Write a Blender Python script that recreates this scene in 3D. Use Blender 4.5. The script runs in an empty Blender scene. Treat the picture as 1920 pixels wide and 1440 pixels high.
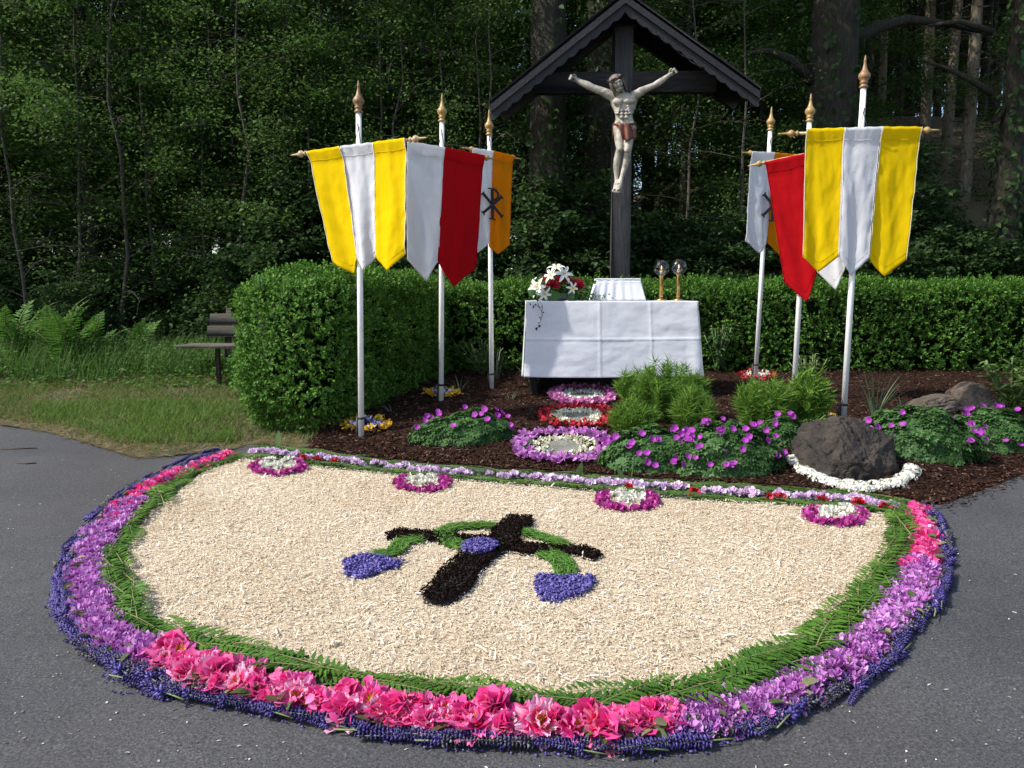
import bpy, math, random
import numpy as np
from mathutils import noise as mnoise, Vector
random.seed(7)
rng = np.random.default_rng(11)
S = bpy.context.scene
COL = S.collection
PI = math.pi

# ------------------------------------------------------------------ camera, sky, sun, exposure
FPX, PITCH, EYE = 1443.0, math.radians(6.7), 1.6
cam = bpy.data.cameras.new('camera'); co = bpy.data.objects.new('camera', cam); COL.objects.link(co)
co.location = (0, 0, EYE); co.rotation_euler = (PI/2 - PITCH, 0, 0)
cam.sensor_width = 36; cam.lens = FPX/1920*36; cam.clip_end = 1000; cam.clip_start = 0.05
S.camera = co
SUN = np.array([-0.80, -0.26, 0.90]); SUN /= np.linalg.norm(SUN)
W = bpy.data.worlds.new('World'); S.world = W; W.use_nodes = True
nt = W.node_tree; nt.nodes.clear()
sk = nt.nodes.new('ShaderNodeTexSky'); sk.sky_type = 'NISHITA'; sk.sun_disc = False
sk.sun_elevation = math.asin(SUN[2]); sk.sun_rotation = math.atan2(SUN[0], SUN[1])
sk.air_density = 1.0; sk.dust_density = 1.5; sk.ozone_density = 1.0
bg = nt.nodes.new('ShaderNodeBackground'); bg.inputs[1].default_value = 0.15
wo = nt.nodes.new('ShaderNodeOutputWorld')
nt.links.new(sk.outputs[0], bg.inputs[0]); nt.links.new(bg.outputs[0], wo.inputs[0])
sl = bpy.data.lights.new('sun', 'SUN'); sl.energy = 3.5; sl.angle = math.radians(0.5); sl.color = (1, .95, .87)
so = bpy.data.objects.new('sun', sl); COL.objects.link(so)
so.rotation_euler = Vector((-SUN[0], -SUN[1], -SUN[2])).to_track_quat('-Z', 'Y').to_euler()
S.view_settings.view_transform = 'Standard'; S.view_settings.look = 'None'
S.view_settings.exposure = 0.75; S.view_settings.gamma = 1; S.view_settings.use_curve_mapping = False
S.render.engine = 'CYCLES'
S.cycles.max_bounces = 6; S.cycles.diffuse_bounces = 3; S.cycles.transparent_max_bounces = 6
S.cycles.use_denoising = True

# ------------------------------------------------------------------ terrain and sight lines used for laying the place out
def ray(px, py):
    a, b = (px-960)/FPX, (720-py)/FPX
    c, s = math.cos(PITCH), math.sin(PITCH)
    return np.array([a, c + b*s, -s + b*c])
def sstep(t):
    t = np.clip(t, 0, 1); return t*t*(3-2*t)
SLOPE = 0.05
def on_road(px, py, off=0.0):
    d = ray(px, py); t = (EYE-off)/(SLOPE*d[1]-d[2]); p = d*t + np.array([0, 0, EYE]); return p
BACK_PX = [(480,832),(600,845),(710,862),(860,875),(1010,885),(1160,895),(1310,905),(1460,915),(1610,925),(1700,938)]
_edge = [on_road(*p) for p in [(0,797),(100,812),(200,842),(262,860),(420,846)] + BACK_PX + [(1760,950),(1920,890)]]
EX = np.array([-40., -12.] + [p[0] for p in _edge] + [9., 40.])
EY = np.array([9.5, 8.2] + [p[1] for p in _edge] + [6.3, 9.])
def yb(x): return np.interp(x, EX, EY)
def gz(x, y):
    x = np.asarray(x, float); y = np.asarray(y, float)
    base = SLOPE*np.clip(y, -60, 14)
    t = y - yb(x)
    bed = sstep((x+2.3)/0.6)
    r = (0.05 + 0.11*bed)*sstep(t/1.2)
    k = 0.12 + 0.46*sstep((x-0.5)/6.5)
    bank = k*np.clip(y-10.9, 0, 9) + 0.03*np.clip(y-20, 0, 60)
    return base + r + bank
def G(px, py, off=0.0):
    d = ray(px, py); lo, hi = 0.5, 60.
    for _ in range(400):
        t = lo + 0.1
        p = d*t
        if EYE + p[2] < gz(p[0], p[1]) + off: break
        lo = t
    hi = lo+0.1
    for _ in range(30):
        m = (lo+hi)/2; p = d*m
        if EYE + p[2] < gz(p[0], p[1]) + off: hi = m
        else: lo = m
    p = d*hi; return np.array([p[0], p[1], p[2]+EYE])
def P(px, py, Y):
    d = ray(px, py); t = Y/d[1]; return d*t + np.array([0, 0, EYE])

# ------------------------------------------------------------------ mesh helpers
def mk(name, V, F, mat, smooth=True, uvs=None):
    me = bpy.data.meshes.new(name)
    V = np.asarray(V, np.float32).reshape(-1, 3)
    if isinstance(F, np.ndarray):
        m, q = F.shape
        me.vertices.add(len(V)); me.vertices.foreach_set('co', V.ravel())
        me.loops.add(m*q); me.loops.foreach_set('vertex_index', F.astype(np.int32).ravel())
        me.polygons.add(m); me.polygons.foreach_set('loop_start', (np.arange(m)*q).astype(np.int32))
        me.polygons.foreach_set('loop_total', np.full(m, q, np.int32))
        me.update(calc_edges=True)
    else:
        me.from_pydata(V.tolist(), [], [list(f) for f in F]); me.update()
    if smooth: me.polygons.foreach_set('use_smooth', np.ones(len(me.polygons), bool))
    if mat is not None: me.materials.append(mat)
    return me
def add(name, me, parent=None, loc=(0,0,0), rot=None, scale=None):
    o = bpy.data.objects.new(name, me); COL.objects.link(o)
    o.location = tuple(float(v) for v in loc)
    if rot is not None: o.rotation_euler = rot
    if scale is not None: o.scale = scale if hasattr(scale, '__len__') else (scale,)*3
    if parent is not None: o.parent = parent
    return o
def tag(o, label=None, cat=None, group=None, kind=None):
    if label: o['label'] = label
    if cat: o['category'] = cat
    if group: o['group'] = group
    if kind: o['kind'] = kind
    return o
def thing(name, loc, label, cat, group=None, rot=None):
    o = add(name, None, None, loc, rot); o.empty_display_size = 0.1
    return tag(o, label, cat, group)
def part(name, geo, mat, root, smooth=True, kind=None, label=None):
    """geo is (V,F) in world space; kept as a child of root (roots are unrotated)."""
    V, F = geo; base = np.zeros(3); r = root
    while r is not None:
        base = base + np.array(r.location); r = r.parent
    o = add(name, mk(name, np.asarray(V, float).reshape(-1, 3)-base, F, mat, smooth), root)
    if kind: o['kind'] = kind
    if label: o['label'] = label
    return o
def solo(name, geo, mat, loc, label, cat, group=None, smooth=True, kind=None):
    V, F = geo
    o = add(name, mk(name, np.asarray(V, float).reshape(-1, 3)-np.asarray(loc), F, mat, smooth), None, loc)
    return tag(o, label, cat, group, kind)
def join(*gs):
    V = []; F = []; n = 0
    for v, f in gs:
        v = np.asarray(v, float).reshape(-1, 3); V.append(v)
        F += [[i+n for i in q] for q in f]; n += len(v)
    return np.concatenate(V), F
def frames(d, n):
    d = d/np.linalg.norm(d, axis=-1, keepdims=True)
    x = np.cross(d, n); x /= np.linalg.norm(x, axis=-1, keepdims=True)+1e-9
    z = np.cross(x, d)
    return np.stack([x, d, z], -1)          # columns: local x, y(dir), z(normal)
def scatter(T, pos, R, s):
    """many copies of a small template as arrays"""
    tv, tf = T; tv = np.asarray(tv, float); tf = np.asarray(tf, int)
    s = np.asarray(s, float)
    if s.ndim == 1: s = s[:, None]
    v = tv[None]*s[:, None, :]
    v = np.einsum('nij,nkj->nki', R, v) + pos[:, None, :]
    f = tf[None] + (np.arange(len(pos))*len(tv))[:, None, None]
    return v.reshape(-1, 3), f.reshape(-1, tf.shape[1])
def cat_np(*gs):
    V = []; F = []; n = 0
    for v, f in gs:
        V.append(v); F.append(np.asarray(f)+n); n += len(v)
    return np.concatenate(V), np.concatenate(F)
ONES = 'first second third fourth fifth sixth seventh eighth ninth tenth eleventh twelfth thirteenth fourteenth fifteenth sixteenth seventeenth eighteenth nineteenth'.split()
TENS = {2: ('twentieth', 'twenty'), 3: ('thirtieth', 'thirty'), 4: ('fortieth', 'forty'), 5: ('fiftieth', 'fifty')}
def nth(k):
    if k < 20: return ONES[k-1]
    t, o = divmod(k, 10); return TENS[t][0] if o == 0 else TENS[t][1]+'-'+ONES[o-1]
def rand_dirs(n):
    v = rng.normal(size=(n, 3)); return v/np.linalg.norm(v, axis=1, keepdims=True)
def tube(pts, rad, n=8, cap=True):
    pts = np.asarray(pts, float); m = len(pts)
    rad = np.full(m, rad, float) if np.isscalar(rad) else np.asarray(rad, float)
    t = np.gradient(pts, axis=0); t /= np.linalg.norm(t, axis=1, keepdims=True)+1e-9
    ref = np.array([0, 0, 1.]) if abs(t[0][2]) < .9 else np.array([1., 0, 0])
    V = []
    a = np.arange(n)*2*PI/n
    x = np.cross(ref, t[0]); x /= np.linalg.norm(x)
    for i in range(m):
        x = x - t[i]*np.dot(x, t[i]); x /= np.linalg.norm(x)+1e-9
        y = np.cross(t[i], x)
        V.append(pts[i] + rad[i]*(np.cos(a)[:, None]*x + np.sin(a)[:, None]*y))
    F = []
    for i in range(m-1):
        for j in range(n):
            k = (j+1) % n
            F.append([i*n+j, i*n+k, (i+1)*n+k, (i+1)*n+j])
    if cap: F += [list(range(n))[::-1], [(m-1)*n+j for j in range(n)]]
    return np.concatenate(V), F
def lathe(prof, n=16, at=(0,0,0), axis=None):
    """profile [(r,z)] turned round +z (or the given axis)"""
    a = np.arange(n)*2*PI/n; V = []
    for r, z in prof:
        V.append(np.stack([r*np.cos(a), r*np.sin(a), np.full(n, z)], 1))
    V = np.concatenate(V); F = []
    for i in range(len(prof)-1):
        for j in range(n):
            k = (j+1) % n; F.append([i*n+j, i*n+k, (i+1)*n+k, (i+1)*n+j])
    F += [list(range(n))[::-1], [(len(prof)-1)*n+j for j in range(n)]]
    if axis is not None:
        ax = np.asarray(axis, float); ax /= np.linalg.norm(ax)
        u = np.cross(ax, [0, 0, 1.] if abs(ax[2]) < .9 else [1., 0, 0]); u /= np.linalg.norm(u)
        V = V[:, :1]*u + V[:, 1:2]*np.cross(ax, u) + V[:, 2:]*ax
    return V+np.asarray(at, float), F
def box(c, s, R=None, bev=0.0):
    c = np.asarray(c, float); h = np.asarray(s, float)/2
    if bev <= 0:
        V = np.array([[x, y, z] for x in (-1, 1) for y in (-1, 1) for z in (-1, 1)], float)*h
        F = [[0,1,3,2],[4,6,7,5],[0,4,5,1],[2,3,7,6],[0,2,6,4],[1,5,7,3]]
    else:
        V = []; idx = {}
        for x in (-1, 1):
            for y in (-1, 1):
                for z in (-1, 1):
                    sg = np.array([x, y, z])
                    for k in range(3):
                        b = np.full(3, bev); b[k] = 0
                        idx[(x, y, z, k)] = len(V); V.append(sg*(h-b))
        V = np.array(V); F = []
        for k in range(3):
            i, j = (k+1) % 3, (k+2) % 3
            for sk_ in (-1, 1):
                q = []
                for a, b in ((-1,-1),(1,-1),(1,1),(-1,1)):
                    g = [0]*3; g[k] = sk_; g[i] = a; g[j] = b; q.append(idx[(*g, k)])
                F.append(q if sk_ > 0 else q[::-1])
            for a in (-1, 1):
                for b in (-1, 1):
                    def vi(kk, w):
                        g = [0]*3; g[k] = w; g[i] = a; g[j] = b; return idx[(*g, kk)]
                    F.append([vi(i, -1), vi(i, 1), vi(j, 1), vi(j, -1)])
        for x in (-1, 1):
            for y in (-1, 1):
                for z in (-1, 1): F.append([idx[(x, y, z, k)] for k in range(3)])
    if R is not None: V = V @ np.asarray(R).T
    return V+c, F
def rotz(a): c, s = math.cos(a), math.sin(a); return np.array([[c,-s,0],[s,c,0],[0,0,1.]])
def roty(a): c, s = math.cos(a), math.sin(a); return np.array([[c,0,s],[0,1.,0],[-s,0,c]])
def rotx(a): c, s = math.cos(a), math.sin(a); return np.array([[1.,0,0],[0,c,-s],[0,s,c]])
def ell(c, r, n=12, m=8):
    prof = [(max(1e-3, math.sin(PI*i/m)), -math.cos(PI*i/m)) for i in range(m+1)]
    V, F = lathe(prof, n); return V*np.asarray(r)+np.asarray(c), F
def grid(fn, nu, nv):
    V = [fn(i/nu, j/nv) for j in range(nv+1) for i in range(nu+1)]
    F = [[j*(nu+1)+i, j*(nu+1)+i+1, (j+1)*(nu+1)+i+1, (j+1)*(nu+1)+i] for j in range(nv) for i in range(nu)]
    return np.array(V, float), F
def thick(geo, t, nrm=None):
    """gives a sheet (V,F grid) real thickness t along its vertex normals"""
    V, F = np.asarray(geo[0], float), geo[1]
    N = np.zeros_like(V)
    for f in F:
        a = np.cross(V[f[1]]-V[f[0]], V[f[2]]-V[f[0]])
        for i in f: N[i] += a
    N /= np.linalg.norm(N, axis=1, keepdims=True)+1e-12
    n = len(V); V2 = np.concatenate([V, V-N*t]); F2 = list(F)+[[i+n for i in f][::-1] for f in F]
    cnt = {}
    for f in F:
        for a, b in zip(f, list(f[1:])+[f[0]]):
            cnt[(a, b)] = 1
    for (a, b) in list(cnt):
        if (b, a) not in cnt: F2.append([b, a, a+n, b+n])
    return V2, F2
def fbm(x, y, z=0.0, o=3):
    return mnoise.fractal(Vector((x, y, z)), 1.0, 2.0, o)

# ------------------------------------------------------------------ materials
def new_mat(name):
    m = bpy.data.materials.new(name); m.use_nodes = True
    n = m.node_tree; n.nodes.clear()
    return m, n.nodes, n.links
def out(n, l, sh):
    o = n.new('ShaderNodeOutputMaterial'); l.new(sh, o.inputs[0]); return o
def ramp(n, l, fac, stops):
    r = n.new('ShaderNodeValToRGB'); e = r.color_ramp.elements
    while len(e) < len(stops): e.new(0.5)
    for i, (p, c) in enumerate(stops): e[i].position = p; e[i].color = (*c, 1)
    l.new(fac, r.inputs[0]); return r.outputs[0]
def noise_tex(n, l, scale, detail=4, rough=.6, vec=None):
    t = n.new('ShaderNodeTexNoise'); t.inputs['Scale'].default_value = scale
    t.inputs['Detail'].default_value = detail; t.inputs['Roughness'].default_value = rough
    if vec is None:
        tc = n.new('ShaderNodeTexCoord'); vec = tc.outputs['Object']
    l.new(vec, t.inputs['Vector']); return t.outputs['Fac']
def mixc(n, l, fac, a, b, mode='MIX'):
    m = n.new('ShaderNodeMix'); m.data_type = 'RGBA'; m.blend_type = mode
    if hasattr(fac, 'is_linked'): l.new(fac, m.inputs[0])
    else: m.inputs[0].default_value = fac
    for v, i in ((a, 6), (b, 7)):
        if hasattr(v, 'is_linked'): l.new(v, m.inputs[i])
        else: m.inputs[i].default_value = (*v, 1)
    return m.outputs[2]
def bump(n, l, h, strength=.3, dist=.01):
    b = n.new('ShaderNodeBump'); b.inputs['Strength'].default_value = strength; b.inputs['Distance'].default_value = dist
    l.new(h, b.inputs['Height']); return b.outputs[0]
def solid(name, stops, scale=8, rough=.7, bmp=.2, bscale=60, metal=0, spec=.5, coords=None, stretch=None, bdist=.01):
    m, n, l = new_mat(name)
    vec = None
    if stretch:
        tc = n.new('ShaderNodeTexCoord'); mp = n.new('ShaderNodeMapping'); mp.inputs['Scale'].default_value = stretch
        l.new(tc.outputs['Object'], mp.inputs[0]); vec = mp.outputs[0]
    c = ramp(n, l, noise_tex(n, l, scale, 5, .65, vec), stops)
    p = n.new('ShaderNodeBsdfPrincipled'); l.new(c, p.inputs['Base Color'])
    p.inputs['Roughness'].default_value = rough; p.inputs['Metallic'].default_value = metal
    p.inputs['Specular IOR Level'].default_value = spec
    if bmp: l.new(bump(n, l, noise_tex(n, l, bscale, 4, .6, vec), bmp, bdist), p.inputs['Normal'])
    out(n, l, p.outputs[0]); return m
def island(name, stops, transl=.35, rough=.55, gloss=.06, transl_tint=None, obj_random=0.0):
    """leaves, petals, chips: each piece of the mesh takes its own colour"""
    m, n, l = new_mat(name)
    g = n.new('ShaderNodeNewGeometry'); f = g.outputs['Random Per Island']
    if obj_random:
        oi = n.new('ShaderNodeObjectInfo'); mm = n.new('ShaderNodeMath'); mm.operation = 'MULTIPLY_ADD'
        l.new(oi.outputs['Random'], mm.inputs[0]); mm.inputs[1].default_value = obj_random
        m2 = n.new('ShaderNodeMath'); m2.operation = 'MULTIPLY'; l.new(f, m2.inputs[0]); m2.inputs[1].default_value = 1-obj_random
        l.new(m2.outputs[0], mm.inputs[2]); f = mm.outputs[0]
    c = ramp(n, l, f, stops)
    d = n.new('ShaderNodeBsdfDiffuse'); l.new(c, d.inputs[0]); sh = d.outputs[0]
    if transl:
        t = n.new('ShaderNodeBsdfTranslucent')
        if transl_tint: l.new(mixc(n, l, 1.0, c, transl_tint, 'MULTIPLY'), t.inputs[0])
        else: l.new(c, t.inputs[0])
        mx = n.new('ShaderNodeMixShader'); mx.inputs[0].default_value = transl
        l.new(sh, mx.inputs[1]); l.new(t.outputs[0], mx.inputs[2]); sh = mx.outputs[0]
    if gloss:
        gl = n.new('ShaderNodeBsdfGlossy'); gl.inputs['Roughness'].default_value = rough
        gl.inputs[0].default_value = (1, 1, 1, 1)
        mx = n.new('ShaderNodeMixShader'); mx.inputs[0].default_value = gloss
        l.new(sh, mx.inputs[1]); l.new(gl.outputs[0], mx.inputs[2]); sh = mx.outputs[0]
    out(n, l, sh); return m
def drift(m, scale, lo, hi):
    """slow change of tone across a material that was mixed by hand"""
    n, l = m.node_tree.nodes, m.node_tree.links
    tc = n.new('ShaderNodeTexCoord'); f = noise_tex(n, l, scale, 3, .55, tc.outputs['Object']); c = ramp(n, l, f, [(.35, lo), (.65, hi)])
    for b in list(n):
        for sock in b.inputs:
            if sock.name in ('Color', 'Base Color') and b.type.startswith('BSDF') and sock.is_linked and b.type != 'BSDF_GLOSSY':
                l.new(mixc(n, l, 1.0, sock.links[0].from_socket, c, 'MULTIPLY'), sock)
def cloth(name, col, transl=.4, fine=900):
    m, n, l = new_mat(name)
    nz = noise_tex(n, l, 3.0, 4, .6)
    c = mixc(n, l, nz, tuple(v*.93 for v in col), tuple(min(1, v*1.05) for v in col))
    wv = noise_tex(n, l, fine, 2, .5); big = noise_tex(n, l, 9, 4, .55)
    ad = n.new('ShaderNodeMath'); ad.operation = 'MULTIPLY_ADD'; l.new(wv, ad.inputs[0]); ad.inputs[1].default_value = .04; l.new(big, ad.inputs[2])
    bn = bump(n, l, ad.outputs[0], .5, .012)
    d = n.new('ShaderNodeBsdfDiffuse'); l.new(c, d.inputs[0]); l.new(bn, d.inputs['Normal'])
    t = n.new('ShaderNodeBsdfTranslucent'); l.new(c, t.inputs[0]); l.new(bn, t.inputs['Normal'])
    mx = n.new('ShaderNodeMixShader'); mx.inputs[0].default_value = transl
    l.new(d.outputs[0], mx.inputs[1]); l.new(t.outputs[0], mx.inputs[2])
    out(n, l, mx.outputs[0]); return m

def asphalt_mat():
    m, n, l = new_mat('asphalt')
    a = noise_tex(n, l, 105, 4, .85); b = noise_tex(n, l, 1.1, 5, .6)
    c = ramp(n, l, a, [(.33, (.012,.012,.014)), (.47, (.051,.052,.056)), (.58, (.086,.086,.090)), (.68, (.17,.168,.162))])
    c1 = mixc(n, l, .6, c, ramp(n, l, b, [(.3, (.30,.30,.315)), (.7, (.66,.64,.61))]), 'OVERLAY')
    st = noise_tex(n, l, .45, 3, .55); c2 = mixc(n, l, ramp(n, l, st, [(.52, (0,0,0)), (.72, (.45,.45,.45))]), c1, (.052,.044,.037))
    p = n.new('ShaderNodeBsdfPrincipled'); l.new(c2, p.inputs['Base Color']); p.inputs['Roughness'].default_value = .8
    p.inputs['Specular IOR Level'].default_value = .3
    l.new(bump(n, l, a, .6, .006), p.inputs['Normal'])
    out(n, l, p.outputs[0]); return m
M = {}
M['asphalt'] = asphalt_mat()
M['floor'] = solid('forest_floor', [(.3,(.045,.03,.017)),(.5,(.11,.072,.04)),(.6,(.075,.08,.03)),(.75,(.20,.135,.08))], 2.2, .95, .8, 30, bdist=.03)
M['lawn_soil'] = solid('lawn_soil', [(.3,(.045,.038,.018)),(.5,(.075,.075,.028)),(.62,(.10,.075,.035)),(.75,(.06,.085,.025))], 2.5, .95, .8, 60, bdist=.02)
M['mulch'] = solid('mulch_base', [(.3,(.012,.006,.004)),(.5,(.030,.015,.010)),(.7,(.05,.025,.017))], 40, .9, 1.0, 70, bdist=.02, spec=.1)
M['chip'] = island('bark_chip', [(0,(.010,.0045,.003)),(.45,(.030,.0135,.009)),(.85,(.060,.030,.020)),(1,(.17,.11,.08))], 0, gloss=.004)
M['shav_base'] = solid('shaving_base', [(.3,(.36,.27,.17)),(.55,(.58,.48,.34)),(.75,(.68,.59,.46))], 90, .9, 1.0, 130, bdist=.012)
M['shaving'] = island('wood_shaving', [(0,(.40,.31,.21)),(.3,(.65,.56,.43)),(.7,(.75,.67,.55)),(1,(.84,.79,.70))], .2, gloss=.02)
drift(M['shaving'], 1.3, (.95,.92,.87), (1.04,1.04,1.03)); drift(M['shav_base'], 1.3, (.95,.92,.87), (1.04,1.04,1.03))
M['grass'] = island('grass_blade', [(0,(.17,.14,.05)),(.2,(.12,.13,.035)),(.5,(.08,.15,.03)),(1,(.13,.22,.04))], .4, gloss=.01)
M['greengrass'] = island('green_grass_blade', [(0,(.08,.14,.025)),(.5,(.10,.20,.03)),(1,(.17,.28,.05))], .4, gloss=.01)
M['strayleaf'] = island('stray_leaf', [(0,(.10,.06,.03)),(.4,(.10,.13,.05)),(.7,(.06,.11,.03)),(1,(.35,.30,.18))], .3, gloss=.01)
M['straw'] = island('dry_straw', [(0,(.14,.09,.04)),(.6,(.22,.16,.075)),(1,(.32,.26,.14))], .2, gloss=.02)
M['tallgrass'] = island('tall_grass', [(0,(.045,.11,.02)),(.6,(.08,.17,.03)),(1,(.13,.20,.06))], .4, gloss=.01)
M['box'] = island('box_leaf', [(0,(.10,.07,.025)),(.02,(.038,.095,.016)),(.45,(.070,.18,.024)),(.8,(.125,.27,.036)),(1,(.20,.36,.06))], .36, rough=.5, gloss=.012)
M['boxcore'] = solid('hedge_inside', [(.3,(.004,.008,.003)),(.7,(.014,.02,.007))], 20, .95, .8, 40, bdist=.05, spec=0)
M['leafA'] = island('beech_leaf', [(0,(.042,.085,.020)),(.5,(.072,.145,.032)),(1,(.14,.23,.048))], .45, gloss=.012, obj_random=.3)
M['leafB'] = island('shrub_leaf', [(0,(.024,.050,.015)),(.6,(.041,.084,.024)),(1,(.075,.14,.038))], .4, gloss=.012, obj_random=.3)
M['needle'] = island('spruce_needle', [(0,(.010,.022,.010)),(.6,(.020,.042,.016)),(1,(.035,.06,.02))], .15, gloss=.03)
M['bark'] = solid('bark', [(.3,(.010,.008,.005)),(.5,(.028,.023,.015)),(.62,(.035,.036,.016)),(.78,(.065,.055,.038))], 9, .95, 1.0, 22, stretch=(3,3,.6), bdist=.04)
M['palebark'] = solid('pale_bark', [(.3,(.10,.08,.055)),(.55,(.20,.165,.12)),(.75,(.28,.24,.18))], 9, .95, .8, 22, stretch=(3,3,.8), bdist=.02)
M['twig'] = solid('twig', [(.3,(.03,.022,.016)),(.7,(.085,.07,.055))], 20, .9, 0)
M['fern'] = island('fern_leaf', [(0,(.028,.085,.010)),(.45,(.065,.165,.018)),(.8,(.12,.245,.028)),(1,(.24,.34,.07))], .3, gloss=.03, obj_random=.55)
M['wildfern'] = island('wild_fern', [(0,(.06,.16,.024)),(.6,(.10,.23,.035)),(1,(.15,.29,.05))], .4, gloss=.01, obj_random=.3)
M['rachis'] = solid('fern_stalk', [(.3,(.14,.17,.05)),(.7,(.22,.20,.08))], 20, .7, 0)
M['whitepole'] = solid('white_paint', [(.25,(.55,.53,.48)),(.38,(.80,.79,.76)),(.7,(.87,.86,.84))], 14, .5, .1, 50)
M['turned'] = solid('turned_wood', [(.3,(.17,.085,.035)),(.7,(.30,.17,.075))], 12, .45, .1, 60, stretch=(1,1,5))
M['turned_pale'] = solid('pale_turned_wood', [(.3,(.34,.23,.11)),(.7,(.50,.36,.19))], 12, .45, .1, 60, stretch=(5,1,1))
M['gold'] = solid('gilt_wood', [(.3,(.28,.17,.05)),(.7,(.45,.30,.10))], 12, .4, .1, 60)
M['yellow'] = cloth('yellow_cloth', (.94,.71,.010), .48)
M['white'] = cloth('white_cloth', (.80,.80,.82), .42)
M['red'] = cloth('red_cloth', (.52,.010,.016), .40)
M['orange'] = cloth('orange_cloth', (.75,.27,.008), .40)
M['hem'] = cloth('pale_piping', (.85,.80,.55), .3)
M['whitehem'] = cloth('white_piping', (.82,.80,.80), .3)
M['linen'] = cloth('table_linen', (.80,.81,.85), .25)
M['ink'] = solid('black_applique', [(.3,(.008,.008,.009)),(.7,(.02,.02,.022))], 30, .9, .2)
M['strap'] = solid('black_strap', [(.3,(.006,.006,.007)),(.7,(.02,.02,.02))], 30, .6, .1)
M['tarwood'] = solid('tarred_wood', [(.3,(.004,.0035,.004)),(.55,(.009,.0078,.009)),(.75,(.019,.017,.018))], 6, .6, .7, 30, stretch=(1,1,1), bdist=.01)
M['postwood'] = solid('weathered_post', [(.3,(.018,.016,.016)),(.55,(.045,.042,.042)),(.75,(.09,.085,.082))], 7, .85, .8, 26, stretch=(6,6,.5), bdist=.012)
M['beamwood'] = solid('weathered_beam', [(.3,(.008,.007,.007)),(.5,(.018,.015,.014)),(.72,(.05,.04,.034))], 7, .85, .8, 26, stretch=(.5,6,6), bdist=.012)
M['greywood'] = solid('grey_bench_wood', [(.3,(.035,.028,.02)),(.55,(.08,.066,.05)),(.75,(.14,.12,.095))], 6, .9, .6, 30, stretch=(.6,6,6), bdist=.008)
M['skin'] = solid('painted_figure', [(.30,(.12,.10,.07)),(.44,(.31,.28,.22)),(.6,(.45,.405,.345)),(.8,(.53,.49,.43))], 11, .6, .35, 40)
M['hair'] = solid('painted_hair', [(.3,(.06,.045,.035)),(.7,(.20,.16,.13))], 20, .6, .5, 50)
M['loin'] = solid('painted_loincloth', [(.3,(.10,.026,.012)),(.7,(.22,.065,.03))], 9, .5, .3, 30)
M['dark'] = solid('dark_paint', [(.3,(.02,.012,.01)),(.7,(.06,.035,.028))], 20, .7, .2)
M['brass'] = solid('brass', [(.3,(.55,.36,.10)),(.7,(.72,.52,.20))], 6, .25, 0, metal=1)
M['wax'] = solid('candle_wax', [(.3,(.70,.60,.45)),(.7,(.8,.72,.58))], 6, .5, 0)
M['stone'] = solid('stepping_stone', [(.3,(.10,.10,.08)),(.55,(.17,.165,.14)),(.75,(.23,.22,.19))], 14, .9, .5, 70, bdist=.006)
M['basalt'] = solid('basalt', [(.3,(.006,.0042,.003)),(.5,(.021,.0155,.011)),(.72,(.055,.042,.031))], 6, .8, 1.0, 16, bdist=.035)
M['brownrock'] = solid('brown_rock', [(.3,(.035,.025,.018)),(.55,(.10,.075,.055)),(.75,(.17,.13,.10))], 4, .85, .8, 20, bdist=.02)
M['soil'] = solid('black_soil', [(.3,(.006,.004,.003)),(.7,(.02,.013,.010))], 60, .95, 1.0, 90, bdist=.02)
M['crumb'] = island('soil_crumb', [(0,(.004,.003,.0025)),(.8,(.011,.007,.006)),(1,(.035,.024,.020))], 0, gloss=0)
M['lilac'] = island('lilac_petal', [(0,(.30,.06,.32)),(.3,(.46,.14,.47)),(.65,(.60,.27,.60)),(.88,(.74,.46,.74)),(1,(.84,.68,.84))], .35, gloss=.015, obj_random=.3)
M['palelilac'] = island('pale_lilac_petal', [(0,(.52,.28,.52)),(.4,(.70,.50,.70)),(.8,(.82,.70,.83)),(1,(.87,.82,.87))], .3, gloss=.03, obj_random=.2)
M['magenta'] = island('magenta_petal', [(0,(.30,.015,.17)),(.5,(.45,.03,.27)),(1,(.60,.10,.42))], .3, gloss=.03)
M['pink'] = island('pink_petal', [(0,(.58,.012,.14)),(.4,(.80,.04,.27)),(.8,(.88,.17,.44)),(1,(.92,.55,.70))], .35, gloss=.03, obj_random=.4)
M['mauvepink'] = island('mauve_pink_petal', [(0,(.38,.05,.24)),(.5,(.55,.14,.38)),(1,(.72,.38,.58))], .3, gloss=.03)
M['redp'] = island('red_petal', [(0,(.30,.004,.012)),(.5,(.50,.012,.03)),(1,(.62,.05,.07))], .3, gloss=.03)
M['whitep'] = island('white_petal', [(0,(.62,.60,.45)),(.4,(.76,.75,.66)),(1,(.84,.84,.80))], .3, gloss=.02)
M['cream'] = island('cream_petal', [(0,(.60,.55,.25)),(.3,(.74,.72,.55)),(1,(.82,.82,.74))], .3, gloss=.02)
M['lupin'] = island('lupin_floret', [(0,(.010,.007,.038)),(.35,(.032,.020,.14)),(.75,(.072,.048,.28)),(1,(.20,.16,.48))], .3, gloss=.04, obj_random=.25)
M['fadedlupin'] = island('faded_lupin_floret', [(0,(.015,.012,.022)),(.5,(.05,.045,.07)),(.8,(.09,.07,.16)),(1,(.20,.22,.20))], .2, gloss=.04)
M['violet'] = island('violet_petal_piece', [(0,(.032,.022,.14)),(.5,(.075,.055,.27)),(1,(.22,.19,.50))], .25, gloss=.03)
M['stem'] = solid('green_stem', [(.3,(.10,.15,.05)),(.7,(.20,.24,.10))], 10, .7, 0)
M['cutgrass'] = island('cut_grass', [(0,(.05,.13,.018)),(.5,(.09,.22,.03)),(1,(.17,.32,.06))], .3, gloss=.03)
M['geraniumleaf'] = island('geranium_leaf', [(0,(.038,.09,.025)),(.5,(.068,.155,.045)),(1,(.115,.22,.07))], .35, gloss=.01)
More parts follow.
